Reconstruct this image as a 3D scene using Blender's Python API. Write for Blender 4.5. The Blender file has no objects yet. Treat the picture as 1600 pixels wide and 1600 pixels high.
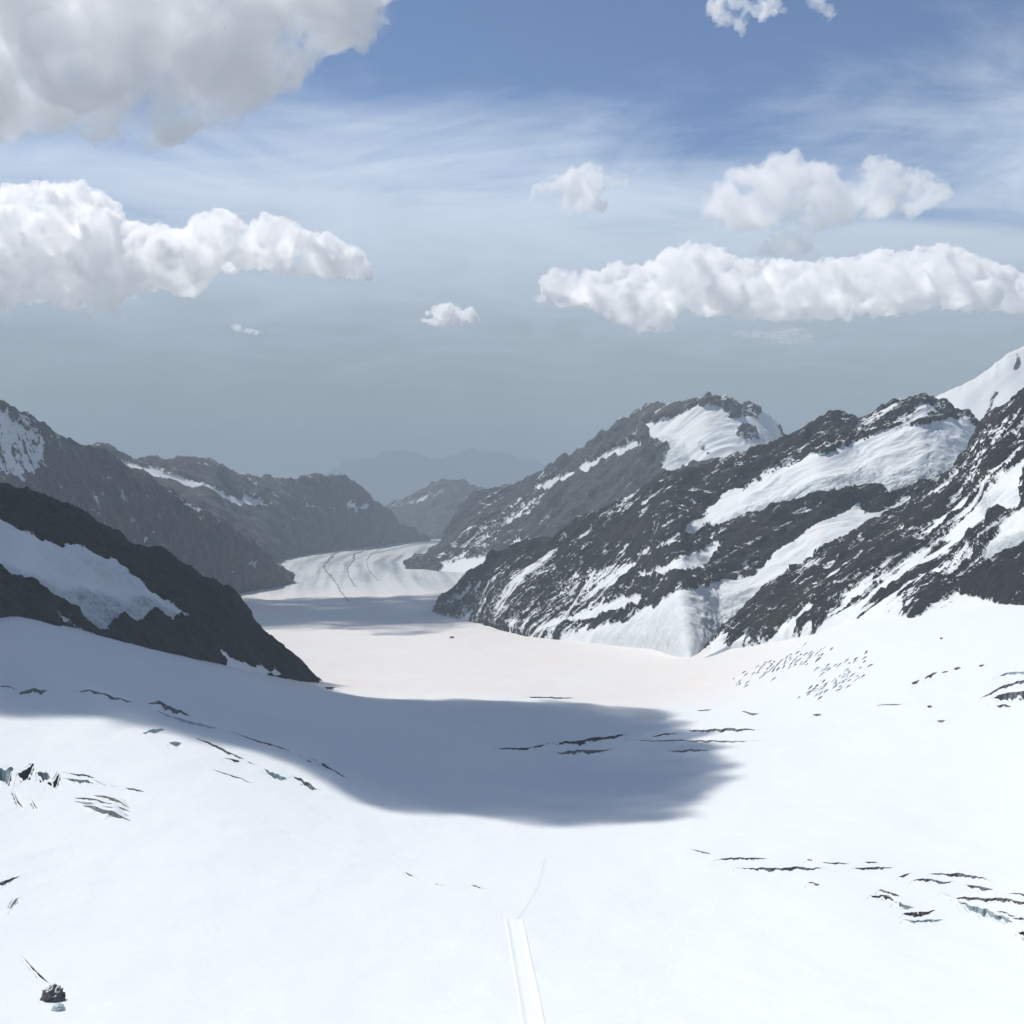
import bpy, math, random
import numpy as np
random.seed(7)
RNG = np.random.default_rng(11)
SC = bpy.context.scene
COL = SC.collection

# ------------------------------------------------------------------ camera
F = 1750.0          # focal length in photograph pixels (photo is 1600 x 1600)
HOR = 700.0         # row of the horizon
cam_d = bpy.data.cameras.new('camera')
cam_d.sensor_width = 36.0
cam_d.lens = F / 1600.0 * 36.0
cam_d.shift_y = -(800.0 - HOR) / 1600.0
cam_d.clip_start = 1.0
cam_d.clip_end = 200000.0
cam = bpy.data.objects.new('camera', cam_d)
cam.location = (0, 0, 0)
cam.rotation_euler = (math.radians(90), 0, 0)
COL.objects.link(cam)
SC.camera = cam

# ------------------------------------------------------------------ sky
SUN_EL, SUN_AZ = math.radians(60), math.radians(-55)     # azimuth from +Y, positive to the right
SUN = np.array([math.sin(SUN_AZ) * math.cos(SUN_EL), math.cos(SUN_AZ) * math.cos(SUN_EL), math.sin(SUN_EL)])
world = bpy.data.worlds.new('World')
SC.world = world
world.use_nodes = True
wn, wl = world.node_tree.nodes, world.node_tree.links
wn.clear()
w_out = wn.new('ShaderNodeOutputWorld')
w_bg = wn.new('ShaderNodeBackground')
w_bg.inputs['Strength'].default_value = 0.115
sky = wn.new('ShaderNodeTexSky')
sky.sky_type = 'NISHITA'
sky.sun_disc = False
sky.sun_elevation = SUN_EL
sky.sun_rotation = SUN_AZ
sky.altitude = 3500
sky.air_density = 1.0
sky.dust_density = 0.25
sky.ozone_density = 3.0


def wnode(t, **kw):
    n = wn.new(t)
    for k, v in kw.items():
        setattr(n, k, v)
    return n


def wmath(op, a, b=None, c=None, clamp=False):
    n = wn.new('ShaderNodeMath')
    n.operation = op
    n.use_clamp = clamp
    for i, v in enumerate((a, b, c)):
        if v is None:
            continue
        if isinstance(v, (int, float)):
            n.inputs[i].default_value = v
        else:
            wl.new(v, n.inputs[i])
    return n.outputs[0]


# thin high cirrus veil on a flat layer far above: direction / (height + small) gives the layer's own coordinates
tc = wn.new('ShaderNodeTexCoord')
sep = wn.new('ShaderNodeSeparateXYZ')
wl.new(tc.outputs['Generated'], sep.inputs[0])
zz = wmath('ADD', wmath('MAXIMUM', sep.outputs[2], 0.0), 0.10)
comb = wn.new('ShaderNodeCombineXYZ')
wl.new(wmath('DIVIDE', sep.outputs[0], zz), comb.inputs[0])
wl.new(wmath('DIVIDE', sep.outputs[1], zz), comb.inputs[1])


def wnoise(scale, detail, rough, dist=0.0, sx=1.0, sy=1.0, rot=0.0, off=(0, 0, 0)):
    mp = wn.new('ShaderNodeMapping')
    mp.inputs['Scale'].default_value = (sx, sy, 1)
    mp.inputs['Rotation'].default_value = (0, 0, rot)
    mp.inputs['Location'].default_value = off
    wl.new(comb.outputs[0], mp.inputs[0])
    n = wn.new('ShaderNodeTexNoise')
    n.inputs['Scale'].default_value = scale
    n.inputs['Detail'].default_value = detail
    n.inputs['Roughness'].default_value = rough
    n.inputs['Distortion'].default_value = dist
    wl.new(mp.outputs[0], n.inputs['Vector'])
    return n.outputs[0]


big = wnoise(0.50, 4, 0.55, 0.5, off=(3.1, 1.7, 0))
mottle = wnoise(1.6, 7, 0.62, 1.2, off=(7.7, 2.9, 0))
streak = wnoise(1.3, 8, 0.62, 0.8, sx=0.55, sy=1.5, rot=0.5, off=(1.2, 5.3, 0))
veil = wmath('ADD', wmath('ADD', wmath('MULTIPLY', big, 0.75), wmath('MULTIPLY', streak, 0.45)), wmath('MULTIPLY', mottle, 0.35))
ramp = wn.new('ShaderNodeMapRange')
ramp.interpolation_type = 'SMOOTHSTEP'
ramp.inputs['From Min'].default_value = 0.60
ramp.inputs['From Max'].default_value = 0.98
ramp.inputs['To Min'].default_value = 0.03
ramp.inputs['To Max'].default_value = 0.92
# the layer is seen through more of itself towards the horizon
wl.new(wmath('ADD', veil, wmath('MULTIPLY', wmath('SUBTRACT', 0.255, sep.outputs[2]), 2.2)), ramp.inputs['Value'])
low = wn.new('ShaderNodeMapRange')
low.interpolation_type = 'SMOOTHSTEP'
low.inputs['From Min'].default_value = 0.02
low.inputs['From Max'].default_value = 0.26
wl.new(wmath('ADD', sep.outputs[2], wmath('MULTIPLY', wmath('SUBTRACT', mottle, 0.5), 0.10)), low.inputs['Value'])
sheet = wn.new('ShaderNodeMix')
sheet.data_type = 'RGBA'
wl.new(low.outputs[0], sheet.inputs[0])
sheet.inputs[6].default_value = (2.9, 3.4, 3.8, 1)
sheet.inputs[7].default_value = (6.0, 6.9, 8.1, 1)
mix = wn.new('ShaderNodeMix')
mix.data_type = 'RGBA'
wl.new(ramp.outputs[0], mix.inputs[0])
wl.new(sky.outputs[0], mix.inputs[6])
wl.new(sheet.outputs[2], mix.inputs[7])
wl.new(mix.outputs[2], w_bg.inputs['Color'])
wl.new(w_bg.outputs[0], w_out.inputs['Surface'])

# ------------------------------------------------------------------ sun and exposure
sun_d = bpy.data.lights.new('sun', 'SUN')
sun_d.energy = 4.4
sun_d.angle = math.radians(0.53)
sun_d.color = (1.0, 0.955, 0.89)
sun = bpy.data.objects.new('sun', sun_d)
sun.rotation_euler = (math.radians(90) - SUN_EL, 0, math.pi - SUN_AZ + 0.0)
from mathutils import Vector
sun.rotation_euler = Vector(SUN).to_track_quat('Z', 'Y').to_euler()
COL.objects.link(sun)
vs = SC.view_settings
vs.view_transform = 'Standard'
vs.look = 'None'
vs.gamma = 1.0
vs.exposure = 0.0
SC.render.engine = 'CYCLES'
cy = SC.cycles
cy.max_bounces = 28
cy.diffuse_bounces = 3
cy.glossy_bounces = 1
cy.transmission_bounces = 2
cy.volume_bounces = 28
cy.transparent_max_bounces = 16
cy.volume_step_rate = 1.8
cy.use_denoising = True
cy.use_adaptive_sampling = True
cy.adaptive_threshold = 0.02
cy.sample_clamp_indirect = 6.0

# ------------------------------------------------------------------ helpers
_r = np.random.RandomState(3)
PERM = np.concatenate([_r.permutation(256)] * 3).astype(np.int32)
GRAD = _r.normal(size=(256, 3))
GRAD /= np.linalg.norm(GRAD, axis=1)[:, None]
GRAD = GRAD.astype(np.float32)


def perlin(P):
    P = np.asarray(P, dtype=np.float64)
    I = np.floor(P)
    f = (P - I).astype(np.float32)
    I = I.astype(np.int64) & 255
    u = f * f * f * (f * (f * 6 - 15) + 10)
    out = np.zeros(len(P), np.float32)
    for dx in (0, 1):
        wx = u[:, 0] if dx else 1 - u[:, 0]
        ax = PERM[(I[:, 0] + dx) & 255]
        for dy in (0, 1):
            wy = wx * (u[:, 1] if dy else 1 - u[:, 1])
            ay = PERM[ax + ((I[:, 1] + dy) & 255)]
            for dz in (0, 1):
                g = GRAD[PERM[ay + ((I[:, 2] + dz) & 255)]]
                dot = g[:, 0] * (f[:, 0] - dx) + g[:, 1] * (f[:, 1] - dy) + g[:, 2] * (f[:, 2] - dz)
                out += wy * (u[:, 2] if dz else 1 - u[:, 2]) * dot
    return out * 1.5


def fbm(P, octv=4, gain=0.5, lac=2.03, ridged=False):
    out = np.zeros(len(P), np.float32)
    a, s, tot = 1.0, 1.0, 0.0
    for i in range(octv):
        n = perlin(np.asarray(P) * s + 17.3 * i)
        if ridged:
            n = 1 - 2 * np.abs(n)
        out += a * n
        tot += a
        a *= gain
        s *= lac
    return out / tot


def stretch(P, d, k):
    d = np.asarray(d, float)
    d /= np.linalg.norm(d)
    return P - np.outer(P @ d, d) * (1 - 1.0 / k)


def sstep(a, b, x):
    t = np.clip((x - a) / (b - a), 0, 1)
    return t * t * (3 - 2 * t)


def W(px, py, d):
    """photo pixel at forward distance d -> metres"""
    return np.array([(px - 800.0) / F * d, d, (HOR - py) / F * d])


def poly_sd(px, py, poly):
    """signed pixel distance to polygon, positive inside"""
    poly = np.asarray(poly, float)
    best = np.full(px.shape, 1e9)
    inside = np.zeros(px.shape, bool)
    n = len(poly)
    for i in range(n):
        x0, y0 = poly[i]
        x1, y1 = poly[(i + 1) % n]
        ex, ey = x1 - x0, y1 - y0
        L = ex * ex + ey * ey + 1e-9
        t = np.clip(((px - x0) * ex + (py - y0) * ey) / L, 0, 1)
        dd = (px - x0 - t * ex) ** 2 + (py - y0 - t * ey) ** 2
        best = np.minimum(best, dd)
        c = (y0 > py) != (y1 > py)
        if abs(y1 - y0) > 1e-9:
            inside ^= c & (px < (x1 - x0) * (py - y0) / (y1 - y0) + x0)
    best = np.sqrt(best)
    return np.where(inside, best, -best)


def mesh_arrays(name, V, Q, smooth=True):
    """mesh from an (n,3) vertex array and an (m,k) face array"""
    me = bpy.data.meshes.new(name)
    V = np.ascontiguousarray(V, np.float32)
    Q = np.ascontiguousarray(Q, np.int32)
    k = Q.shape[1]
    me.vertices.add(len(V))
    me.vertices.foreach_set('co', V.ravel())
    me.loops.add(Q.size)
    me.loops.foreach_set('vertex_index', Q.ravel())
    me.polygons.add(len(Q))
    me.polygons.foreach_set('loop_start', np.arange(0, Q.size, k, dtype=np.int32))
    if smooth:
        me.polygons.foreach_set('use_smooth', np.ones(len(Q), bool))
    me.update(calc_edges=True)
    return me


def grid_faces(nr, nc):
    a = np.arange(nr * nc).reshape(nr, nc)
    return np.stack([a[:-1, :-1], a[1:, :-1], a[1:, 1:], a[:-1, 1:]], -1).reshape(-1, 4)


def set_attr(me, name, vals):
    at = me.attributes.new(name, 'FLOAT', 'POINT')
    at.data.foreach_set('value', np.ascontiguousarray(vals, np.float32))


def add(name, me, mat, parent=None, **props):
    o = bpy.data.objects.new(name, me)
    COL.objects.link(o)
    if me is not None and mat is not None:
        me.materials.clear()
        me.materials.append(mat)
    if parent is not None:
        o.parent = parent
    for k, v in props.items():
        o[k] = v
    return o


def empty(name, loc, **props):
    o = bpy.data.objects.new(name, None)
    o.location = loc
    COL.objects.link(o)
    for k, v in props.items():
        o[k] = v
    return o


# ------------------------------------------------------------------ materials
class NT:
    def __init__(self, name):
        self.m = bpy.data.materials.new(name)
        self.m.use_nodes = True
        self.n = self.m.node_tree.nodes
        self.l = self.m.node_tree.links
        self.n.clear()
        self.out = self.n.new('ShaderNodeOutputMaterial')

    def new(self, t, **kw):
        n = self.n.new(t)
        for k, v in kw.items():
            setattr(n, k, v)
        return n

    def put(self, sock, v):
        if isinstance(v, (int, float)):
            sock.default_value = v
        elif isinstance(v, tuple):
            sock.default_value = v if len(v) == len(sock.default_value) else v + (1,)
        else:
            self.l.new(v, sock)

    def math(self, op, a, b=0.0, clamp=False):
        n = self.new('ShaderNodeMath', operation=op, use_clamp=clamp)
        self.put(n.inputs[0], a)
        self.put(n.inputs[1], b)
        return n.outputs[0]

    def attr(self, name):
        return self.new('ShaderNodeAttribute', attribute_name=name).outputs['Fac']

    def noise(self, scale, detail=4, rough=0.55, vec=None, dist=0.0):
        n = self.new('ShaderNodeTexNoise')
        n.inputs['Scale'].default_value = scale
        n.inputs['Detail'].default_value = detail
        n.inputs['Roughness'].default_value = rough
        n.inputs['Distortion'].default_value = dist
        if vec is None:
            vec = self.new('ShaderNodeTexCoord').outputs['Object']
        self.l.new(vec, n.inputs['Vector'])
        return n.outputs[0]

    def mapped(self, scale=(1, 1, 1), rot=(0, 0, 0)):
        mp = self.new('ShaderNodeMapping')
        mp.inputs['Scale'].default_value = scale
        mp.inputs['Rotation'].default_value = rot
        self.l.new(self.new('ShaderNodeTexCoord').outputs['Object'], mp.inputs[0])
        return mp.outputs[0]

    def rng(self, v, a, b, c=0.0, d=1.0):
        n = self.new('ShaderNodeMapRange', interpolation_type='SMOOTHSTEP')
        self.put(n.inputs['Value'], v)
        for k, q in zip(('From Min', 'From Max', 'To Min', 'To Max'), (a, b, c, d)):
            n.inputs[k].default_value = q
        return n.outputs[0]

    def mix(self, f, a, b):
        n = self.new('ShaderNodeMix', data_type='RGBA')
        self.put(n.inputs[0], f)
        self.put(n.inputs[6], a)
        self.put(n.inputs[7], b)
        return n.outputs[2]

    def bump(self, h, dist, strength=1.0):
        n = self.new('ShaderNodeBump')
        n.inputs['Strength'].default_value = strength
        n.inputs['Distance'].default_value = dist
        self.l.new(h, n.inputs['Height'])
        return n.outputs[0]

    def bsdf(self, col, rough, normal=None, spec=0.3):
        b = self.new('ShaderNodeBsdfPrincipled')
        self.put(b.inputs['Base Color'], col)
        self.put(b.inputs['Roughness'], rough)
        b.inputs['Specular IOR Level'].default_value = spec
        if normal is not None:
            self.l.new(normal, b.inputs['Normal'])
        self.l.new(b.outputs[0], self.out.inputs['Surface'])
        return self.m


SNOW = (0.700, 0.738, 0.752)
DUST = (0.70, 0.662, 0.628)


def mountain_material(name, dark, light, warm, grain):
    t = NT(name)
    sn = t.attr('snow')
    ice = t.attr('ice')
    sco = t.new('ShaderNodeAttribute', attribute_name='rib_coord').outputs['Vector']
    n1 = t.noise(1 / (grain * 1.2), 6, 0.65)
    n2 = t.noise(1 / (grain * 7), 4, 0.6)
    n3 = t.noise(1 / (grain * 0.35), 3, 0.6)
    ns = t.noise(1 / (grain * 1.5), 7, 0.68, sco, 0.4)
    nl = t.noise(1 / (grain * 6), 3, 0.6, sco)
    j = t.math('ADD', t.math('MULTIPLY', t.math('SUBTRACT', n1, 0.5), 1.1), t.math('MULTIPLY', t.math('SUBTRACT', ns, 0.5), 3.0))
    fac = t.rng(t.math('ADD', sn, j), 0.43, 0.57)
    rock = t.mix(t.rng(ns, 0.3, 0.7), dark, light)
    rock = t.mix(t.rng(nl, 0.45, 0.68, 0, 0.8), rock, warm)
    snow = t.mix(t.rng(n2, 0.45, 0.75, 0, 0.5), SNOW, DUST)
    icec = t.mix(t.rng(n1, 0.35, 0.65), (0.66, 0.74, 0.77), (0.24, 0.31, 0.34))
    snow = t.mix(t.math('MULTIPLY', ice, t.rng(n3, 0.2, 0.75, 0.45, 1.0)), snow, icec)
    col = t.mix(fac, rock, snow)
    h = t.math('MULTIPLY', t.math('ADD', t.math('ADD', n1, ns), t.math('MULTIPLY', n3, 0.4)),
               t.math('ADD', t.math('MULTIPLY', t.math('SUBTRACT', 1.0, fac), 0.9), t.math('MULTIPLY', ice, 0.5)))
    return t.bsdf(col, t.math('SUBTRACT', 0.95, t.math('MULTIPLY', fac, 0.3)), t.bump(h, grain * 2.2))


def glacier_material():
    t = NT('glacier_snow')
    dust, ice, grime = t.attr('dust'), t.attr('ice'), t.attr('grime')
    n1 = t.noise(1 / 60.0, 6, 0.6)
    n2 = t.noise(1 / 7.0, 5, 0.6, t.mapped((1, 0.35, 1), (0, 0, 0.5)))
    n3 = t.noise(1 / 300.0, 4, 0.55)
    snow = t.mix(t.math('MULTIPLY', dust, t.rng(n3, 0.2, 0.7, 0.55, 1.0)), SNOW, DUST)
    icec = t.mix(t.rng(n1, 0.3, 0.7), (0.36, 0.41, 0.43), (0.20, 0.235, 0.25))
    col = t.mix(ice, snow, icec)
    col = t.mix(grime, col, t.mix(t.rng(n2, 0.3, 0.7), (0.12, 0.12, 0.125), (0.27, 0.28, 0.29)))
    h = t.math('ADD', t.math('MULTIPLY', n1, 1.0), t.math('MULTIPLY', n2, 0.10))
    return t.bsdf(col, 0.6, t.bump(h, 2.6, 0.9), 0.25)


# ------------------------------------------------------------------ glacier surface: t(a, ln d), thin-plate through measured rows
CP = [
    # centre line
    (800, 2010, 200), (800, 1790, 350), (800, 1600, 600), (800, 1466, 800), (800, 1370, 1000), (800, 1295, 1200), (800, 1230, 1450),
    (800, 1165, 1750), (800, 1108, 2150), (800, 1085, 2450), (800, 1065, 2800), (800, 1040, 3300), (760, 1005, 4000),
    (720, 975, 4800), (600, 950, 5600), (560, 915, 7000), (560, 880, 9000), (600, 858, 11500), (640, 845, 14000), (660, 838, 20000),
    (680, 838, 32000), (680, 842, 45000),
    # left
    (0, 1990, 190), (0, 1600, 560), (0, 1400, 800), (0, 1250, 1050), (0, 1105, 1350), (0, 1060, 1460), (0, 1000, 1560), (0, 968, 1630),
    (300, 1600, 580), (300, 1400, 850), (300, 1250, 1120), (300, 1142, 1400), (300, 1085, 1640), (300, 1038, 1900),
    (550, 1600, 600), (550, 1400, 900), (550, 1240, 1280), (550, 1150, 1600), (550, 1088, 2150), (500, 1068, 2500), (520, 1040, 3200),
    (420, 995, 4300), (400, 950, 5600), (380, 917, 7000), (450, 872, 9500), (300, 990, 3500), (100, 960, 3000),
    # right
    (1100, 1600, 600), (1100, 1400, 930), (1100, 1250, 1350), (1100, 1160, 1750), (1100, 1110, 2150), (1100, 1060, 2700), (1090, 1030, 3000),
    (1350, 1600, 580), (1350, 1400, 900), (1350, 1250, 1250), (1350, 1150, 1600), (1350, 1080, 1900), (1350, 1020, 2200), (1350, 970, 2480),
    (1600, 1990, 190), (1600, 1600, 560), (1600, 1450, 780), (1600, 1350, 950), (1600, 1250, 1150), (1600, 1150, 1400), (1600, 1050, 1720),
    (1600, 950, 2080), (900, 1003, 3900), (830, 995, 4200), (690, 952, 5500), (750, 890, 8000), (640, 880, 8700), (1000, 1015, 3450),
    # outside the frame
    (-500, 1900, 180), (-500, 1600, 450), (-500, 1150, 1000), (-500, 950, 1500), (-500, 880, 3500), (-500, 860, 9000), (-500, 850, 20000),
    (-500, 850, 45000), (2100, 1900, 180), (2100, 1600, 450), (2100, 1150, 1000), (2100, 900, 1700), (2100, 860, 3500), (2100, 850, 9000),
    (2100, 850, 20000), (2100, 850, 45000), (1300, 900, 8000), (1300, 850, 20000), (100, 860, 14000),
]
cp = np.array(CP, float)
KA = 2.2


def _feat(a, l):
    return np.stack([np.asarray(a) * KA, np.asarray(l)], -1)


_X = _feat((cp[:, 0] - 800) / F, np.log(cp[:, 2]))
_T = (HOR - cp[:, 1]) / F


def _tps(r2):
    return np.where(r2 > 0, 0.5 * r2 * np.log(np.maximum(r2, 1e-12)), 0.0)


_D2 = ((_X[:, None] - _X[None]) ** 2).sum(-1)
_n = len(_X)
_A = np.zeros((_n + 3, _n + 3))
_A[:_n, :_n] = _tps(_D2) + np.eye(_n) * 0.004
_A[:_n, _n] = 1
_A[:_n, _n + 1:] = _X
_A[_n:, :_n] = _A[:_n, _n:].T
_w = np.linalg.solve(_A, np.concatenate([_T, np.zeros(3)]))


def row_t(a, l):
    Xq = _feat(np.ravel(a), np.ravel(l))
    out = np.empty(len(Xq))
    for i in range(0, len(Xq), 40000):
        q = Xq[i:i + 40000]
        d2 = ((q[:, None] - _X[None]) ** 2).sum(-1)
        out[i:i + 40000] = _tps(d2) @ _w[:_n] + _w[_n] + q @ _w[_n + 1:]
    return out.reshape(np.shape(a))


GA = np.linspace(-0.95, 0.95, 200)
GL = np.linspace(math.log(150), math.log(62000), 260)
GT = row_t(*np.meshgrid(GA, GL))


def _cr(p0, p1, p2, p3, t):
    return p1 + 0.5 * t * (p2 - p0 + t * (2 * p0 - 5 * p1 + 4 * p2 - p3 + t * (3 * (p1 - p2) + p3 - p0)))


def fast_t(a, l):
    fa = (a - GA[0]) / (GA[1] - GA[0])
    fl = (l - GL[0]) / (GL[1] - GL[0])
    ia = np.clip(fa.astype(int), 1, len(GA) - 3)
    il = np.clip(fl.astype(int), 1, len(GL) - 3)
    ta, tl = fa - ia, fl - il
    rows = [_cr(*[GT[il + j - 1, ia + k - 1] for k in range(4)], ta) for j in range(4)]
    return _cr(*rows, tl)


def relief(x, y):
    P = np.stack([x, y, np.zeros_like(x)], -1)
    z = 9.0 * fbm(P / 420.0, 3) * sstep(300, 900, y) + 2.2 * fbm(P / np.array([70.0, 110.0, 1]), 3)
    return z


def ground_z(x, y):
    x = np.atleast_1d(np.asarray(x, float))
    y = np.atleast_1d(np.asarray(y, float))
    return fast_t(x / y, np.log(y)) * y + relief(x, y)


_DS = np.exp(np.linspace(math.log(200), math.log(40000), 900))


def hit(px, py, dmin=250):
    """first ground point seen at a photo pixel"""
    a = (px - 800.0) / F
    t = (HOR - py) / F
    z0 = fast_t(np.full(len(_DS), a), np.log(_DS))
    near = np.abs(z0 - t) < 0.02
    over = z0 - t
    ds = _DS[near]
    if len(ds):
        over[near] += relief(a * ds, ds) / ds
    z = (over + t) * _DS
    for i in range(len(_DS) - 1):
        if _DS[i] >= dmin and over[i] < 0 <= over[i + 1]:
            k = -over[i] / (over[i + 1] - over[i])
            d = _DS[i] + k * (_DS[i + 1] - _DS[i])
            return np.array([a * d, d, t * d])
    i = int(np.argmin(np.abs(over)))
    return np.array([a * _DS[i], _DS[i], z[i]])


def build_glacier():
    ua = np.concatenate([np.linspace(-0.85, -0.5, 60, endpoint=False), np.linspace(-0.5, 0.5, 640), np.linspace(0.5, 0.85, 61)[1:]])
    l = np.concatenate([np.linspace(math.log(180), math.log(560), 50, endpoint=False),
                        np.linspace(math.log(560), math.log(2600), 600, endpoint=False),
                        np.linspace(math.log(2600), math.log(15000), 240, endpoint=False),
                        np.linspace(math.log(15000), math.log(60000), 40)])
    A, L = np.meshgrid(ua, l)
    T = fast_t(A, L)
    Y = np.exp(L)
    X = A * Y
    x, y = X.ravel(), Y.ravel()
    z = (T * Y).ravel() + relief(x, y)
    P = np.stack([x, y, z], -1)
    px = 800 + x / y * F
    py = HOR - z / y * F
    # flow coordinate: across the main stream, which bends on its way down the valley
    yc = np.array([0, 2500, 4000, 5500, 7000, 9000, 11500, 14000, 20000, 60000])
    xc = np.interp(y, yc, np.interp(yc, [0, 2500, 4000, 5500, 7000, 9000, 11500, 14000, 20000, 60000],
                                    [0, 100, -200, -650, -960, -1230, -1310, -1280, -1600, -4000]))
    s = x - xc
    fl_n = fbm(np.stack([s / 90.0, y / 2600.0, 0 * s], -1), 5, 0.6)
    dust = sstep(1900, 2600, y) * (1 - 0.35 * sstep(5500, 8000, y))
    dust *= sstep(1500, 900, px) if False else (1 - 0.85 * sstep(1080, 1350, px))
    ice = sstep(0.02, 0.5, fl_n) * sstep(5200, 7500, y) * 0.75
    ice = np.maximum(ice, sstep(5600, 8000, y) * (0.30 + 0.7 * sstep(-0.22, 0.28, fl_n)))
    ice = np.maximum(ice, 0.5 * sstep(0.28, 0.62, fl_n) * sstep(2300, 2800, y) * sstep(1150, 1000, px) * 0.5)
    grime = 1.2 * sstep(0.10, 0.45, fl_n) * sstep(6200, 8500, y) * (1 - sstep(15000, 20000, y)) * 0.7
    me = mesh_arrays('glacier', P, grid_faces(*A.shape))
    set_attr(me, 'dust', dust)
    set_attr(me, 'ice', ice)
    set_attr(me, 'grime', grime)
    return add('glacier', me, glacier_material(), kind='structure', category='glacier',
               label='broad white valley glacier winding away between the rocky ridges')


GLACIER = build_glacier()


# ------------------------------------------------------------------ mountains
def resample(line, n):
    L = np.array(line, float)
    seg = np.hypot(np.diff(L[:, 0]), np.diff(L[:, 1]))
    c = np.concatenate([[0], np.cumsum(seg)])
    q = np.linspace(0, c[-1], n)
    return np.stack([np.interp(q, c, L[:, k]) for k in range(3)], -1)


def mountain(name, lines, mat, du, nvs, rib_dir, rib_len, rib_amp, crag_amp, crag_len, base, streak_k, streak_len, regions=(), ices=(),
             back=(700, 500), edge_noise=7.0, sink=25.0, seed=0.0, steep_k=0.5, fine_k=0.35, snow_depth=4.0, jag=7.0, apron=None, **props):
    """crest line first, foot line last; regions: (polygon, snow bias, softness px)"""
    tot = max(np.hypot(np.diff([p[0] for p in ln]), np.diff([p[1] for p in ln])).sum() for ln in lines)
    nu = int(tot / du)
    R = [resample(ln, nu) for ln in lines]
    G = [np.stack([(r[:, 0] - 800) / F * r[:, 2], r[:, 2], (HOR - r[:, 1]) / F * r[:, 2]], -1) for r in R]
    G[-1] = G[-1] - np.array([0, 0, sink])
    kw = max(3, int(34 / du)) | 1
    ker = np.hanning(kw + 2)[1:-1]
    ker /= ker.sum()
    G0 = G[0].copy()

    def smooth(a):
        b = np.pad(a, ((kw // 2, kw // 2), (0, 0)), mode='edge')
        return np.stack([np.convolve(b[:, i], ker, 'valid') for i in range(3)], -1)
    G = [smooth(g) for g in G]
    dG = G0 - G[0]
    rows, vv = [], []
    nb = 14
    for i in range(nb):
        k = 1 - i / nb
        b = G[0] + dG * max(0.0, 1 - 6 * k) ** 2
        b[:, 1] += back[0] * k
        b[:, 0] *= 1 + 0.0 * k
        b[:, 2] -= back[1] * k ** 1.15
        rows.append(b)
        vv.append(-k)
    m = len(G) - 1
    for s in range(m):
        p1, p2 = G[s], G[s + 1]
        p0 = G[s - 1] if s > 0 else 2 * p1 - p2
        p3 = G[s + 2] if s + 2 <= m else 2 * p2 - p1
        for i in range(nvs[s] + (1 if s == m - 1 else 0)):
            t = i / nvs[s]
            if m == 1:
                q = p1 + (p2 - p1) * t
            else:
                q = p1 + 0.5 * t * (p2 - p0 + t * (2 * p0 - 5 * p1 + 4 * p2 - p3 + t * (3 * (p1 - p2) + p3 - p0)))
            rows.append(q + dG * max(0.0, 1 - 9 * (s + t) / m) ** 2)
            vv.append((s + t) / m)
    S = np.array(rows)
    nr, nc = S.shape[:2]
    v = np.repeat(np.array(vv), nc)
    du_ = np.gradient(S, axis=1)
    dv_ = np.gradient(S, axis=0)
    N = np.cross(dv_, du_)
    N /= np.linalg.norm(N, axis=2, keepdims=True) + 1e-9
    N = N.reshape(-1, 3)
    N[N[:, 2] < 0] *= -1
    N = N * 0.75 + np.array([0, 0, 0.35])
    P = S.reshape(-1, 3)
    pp = P + seed * 1000.0
    Q = stretch(pp, rib_dir, 4.0)
    warp = np.stack([fbm(pp / (rib_len * 1.6) + k * 9.1, 2) for k in range(3)], -1) * rib_len * 0.35
    rib = fbm((Q + warp) / rib_len, 4, 0.5, ridged=True)
    crag = fbm(pp / crag_len, 5, 0.58)
    crag_r = fbm((stretch(pp, rib_dir, 2.2) + warp * 0.3) / (crag_len * 1.2), 4, 0.55, ridged=True)
    fade = (1 - sstep(0.88, 1.0, v)) * (0.6 + 0.4 * sstep(0.0, 0.10, np.abs(v)))
    # snow pattern
    py = HOR - P[:, 2] / P[:, 1] * F
    px = 800 + P[:, 0] / P[:, 1] * F
    st = fbm((stretch(pp, rib_dir, 8.0) + warp * 0.35) / streak_len, 5, 0.6) * 1.25
    fine = fbm(pp / (streak_len * 0.35), 3, 0.6)
    score = base + streak_k * st + fine_k * fine - 0.18 * rib
    if apron:
        score = score + apron[1] * sstep(apron[0], 1.0, v + 0.12 * st)
    front = v >= -0.02
    nz_edge = edge_noise * (st * 1.2 + fine * 0.8)
    for poly, bias, soft in regions:
        w = sstep(-soft, soft, poly_sd(px, py, poly) + nz_edge) * front
        score = score * (1 - w) + (bias + (streak_k * st + fine_k * fine) * (0.25 if abs(bias) >= 1 else 1.0)) * w
    ice = np.zeros(len(P))
    for poly, val, soft in ices:
        w = sstep(-soft, soft, poly_sd(px, py, poly) + nz_edge) * front
        ice = np.maximum(ice, w * val * sstep(-0.5, 0.4, st + 0.2))
    snow = sstep(-0.22, 0.22, score)
    rocky = 1 - snow
    disp = (rib - 0.15) * rib_amp * (0.45 + 0.55 * rocky)
    disp += (crag * crag_amp * 0.6 + (crag_r - 0.3) * crag_amp * 0.8) * (0.10 + 0.90 * rocky) + snow * snow_depth
    disp += ice * 0.6 * crag_amp * fbm(pp / (crag_len * 0.5), 3, 0.6)
    P = P + N * (disp * fade)[:, None]
    if jag:
        cu = np.tile(np.arange(nc) * tot / nc, nr)
        jn = fbm(np.stack([cu / 26.0, np.full(len(cu), seed * 3.3), v * 1.5], -1), 5, 0.62, ridged=True) - 0.25
        P[:, 2] += jn * jag * P[:, 1] / F * (1 - sstep(0.0, 0.14, np.abs(v))) * (1 - 0.6 * snow)
    # steep bare faces shed their snow
    S2 = P.reshape(nr, nc, 3)
    n2 = np.cross(np.gradient(S2, axis=0), np.gradient(S2, axis=1)).reshape(-1, 3)
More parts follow.
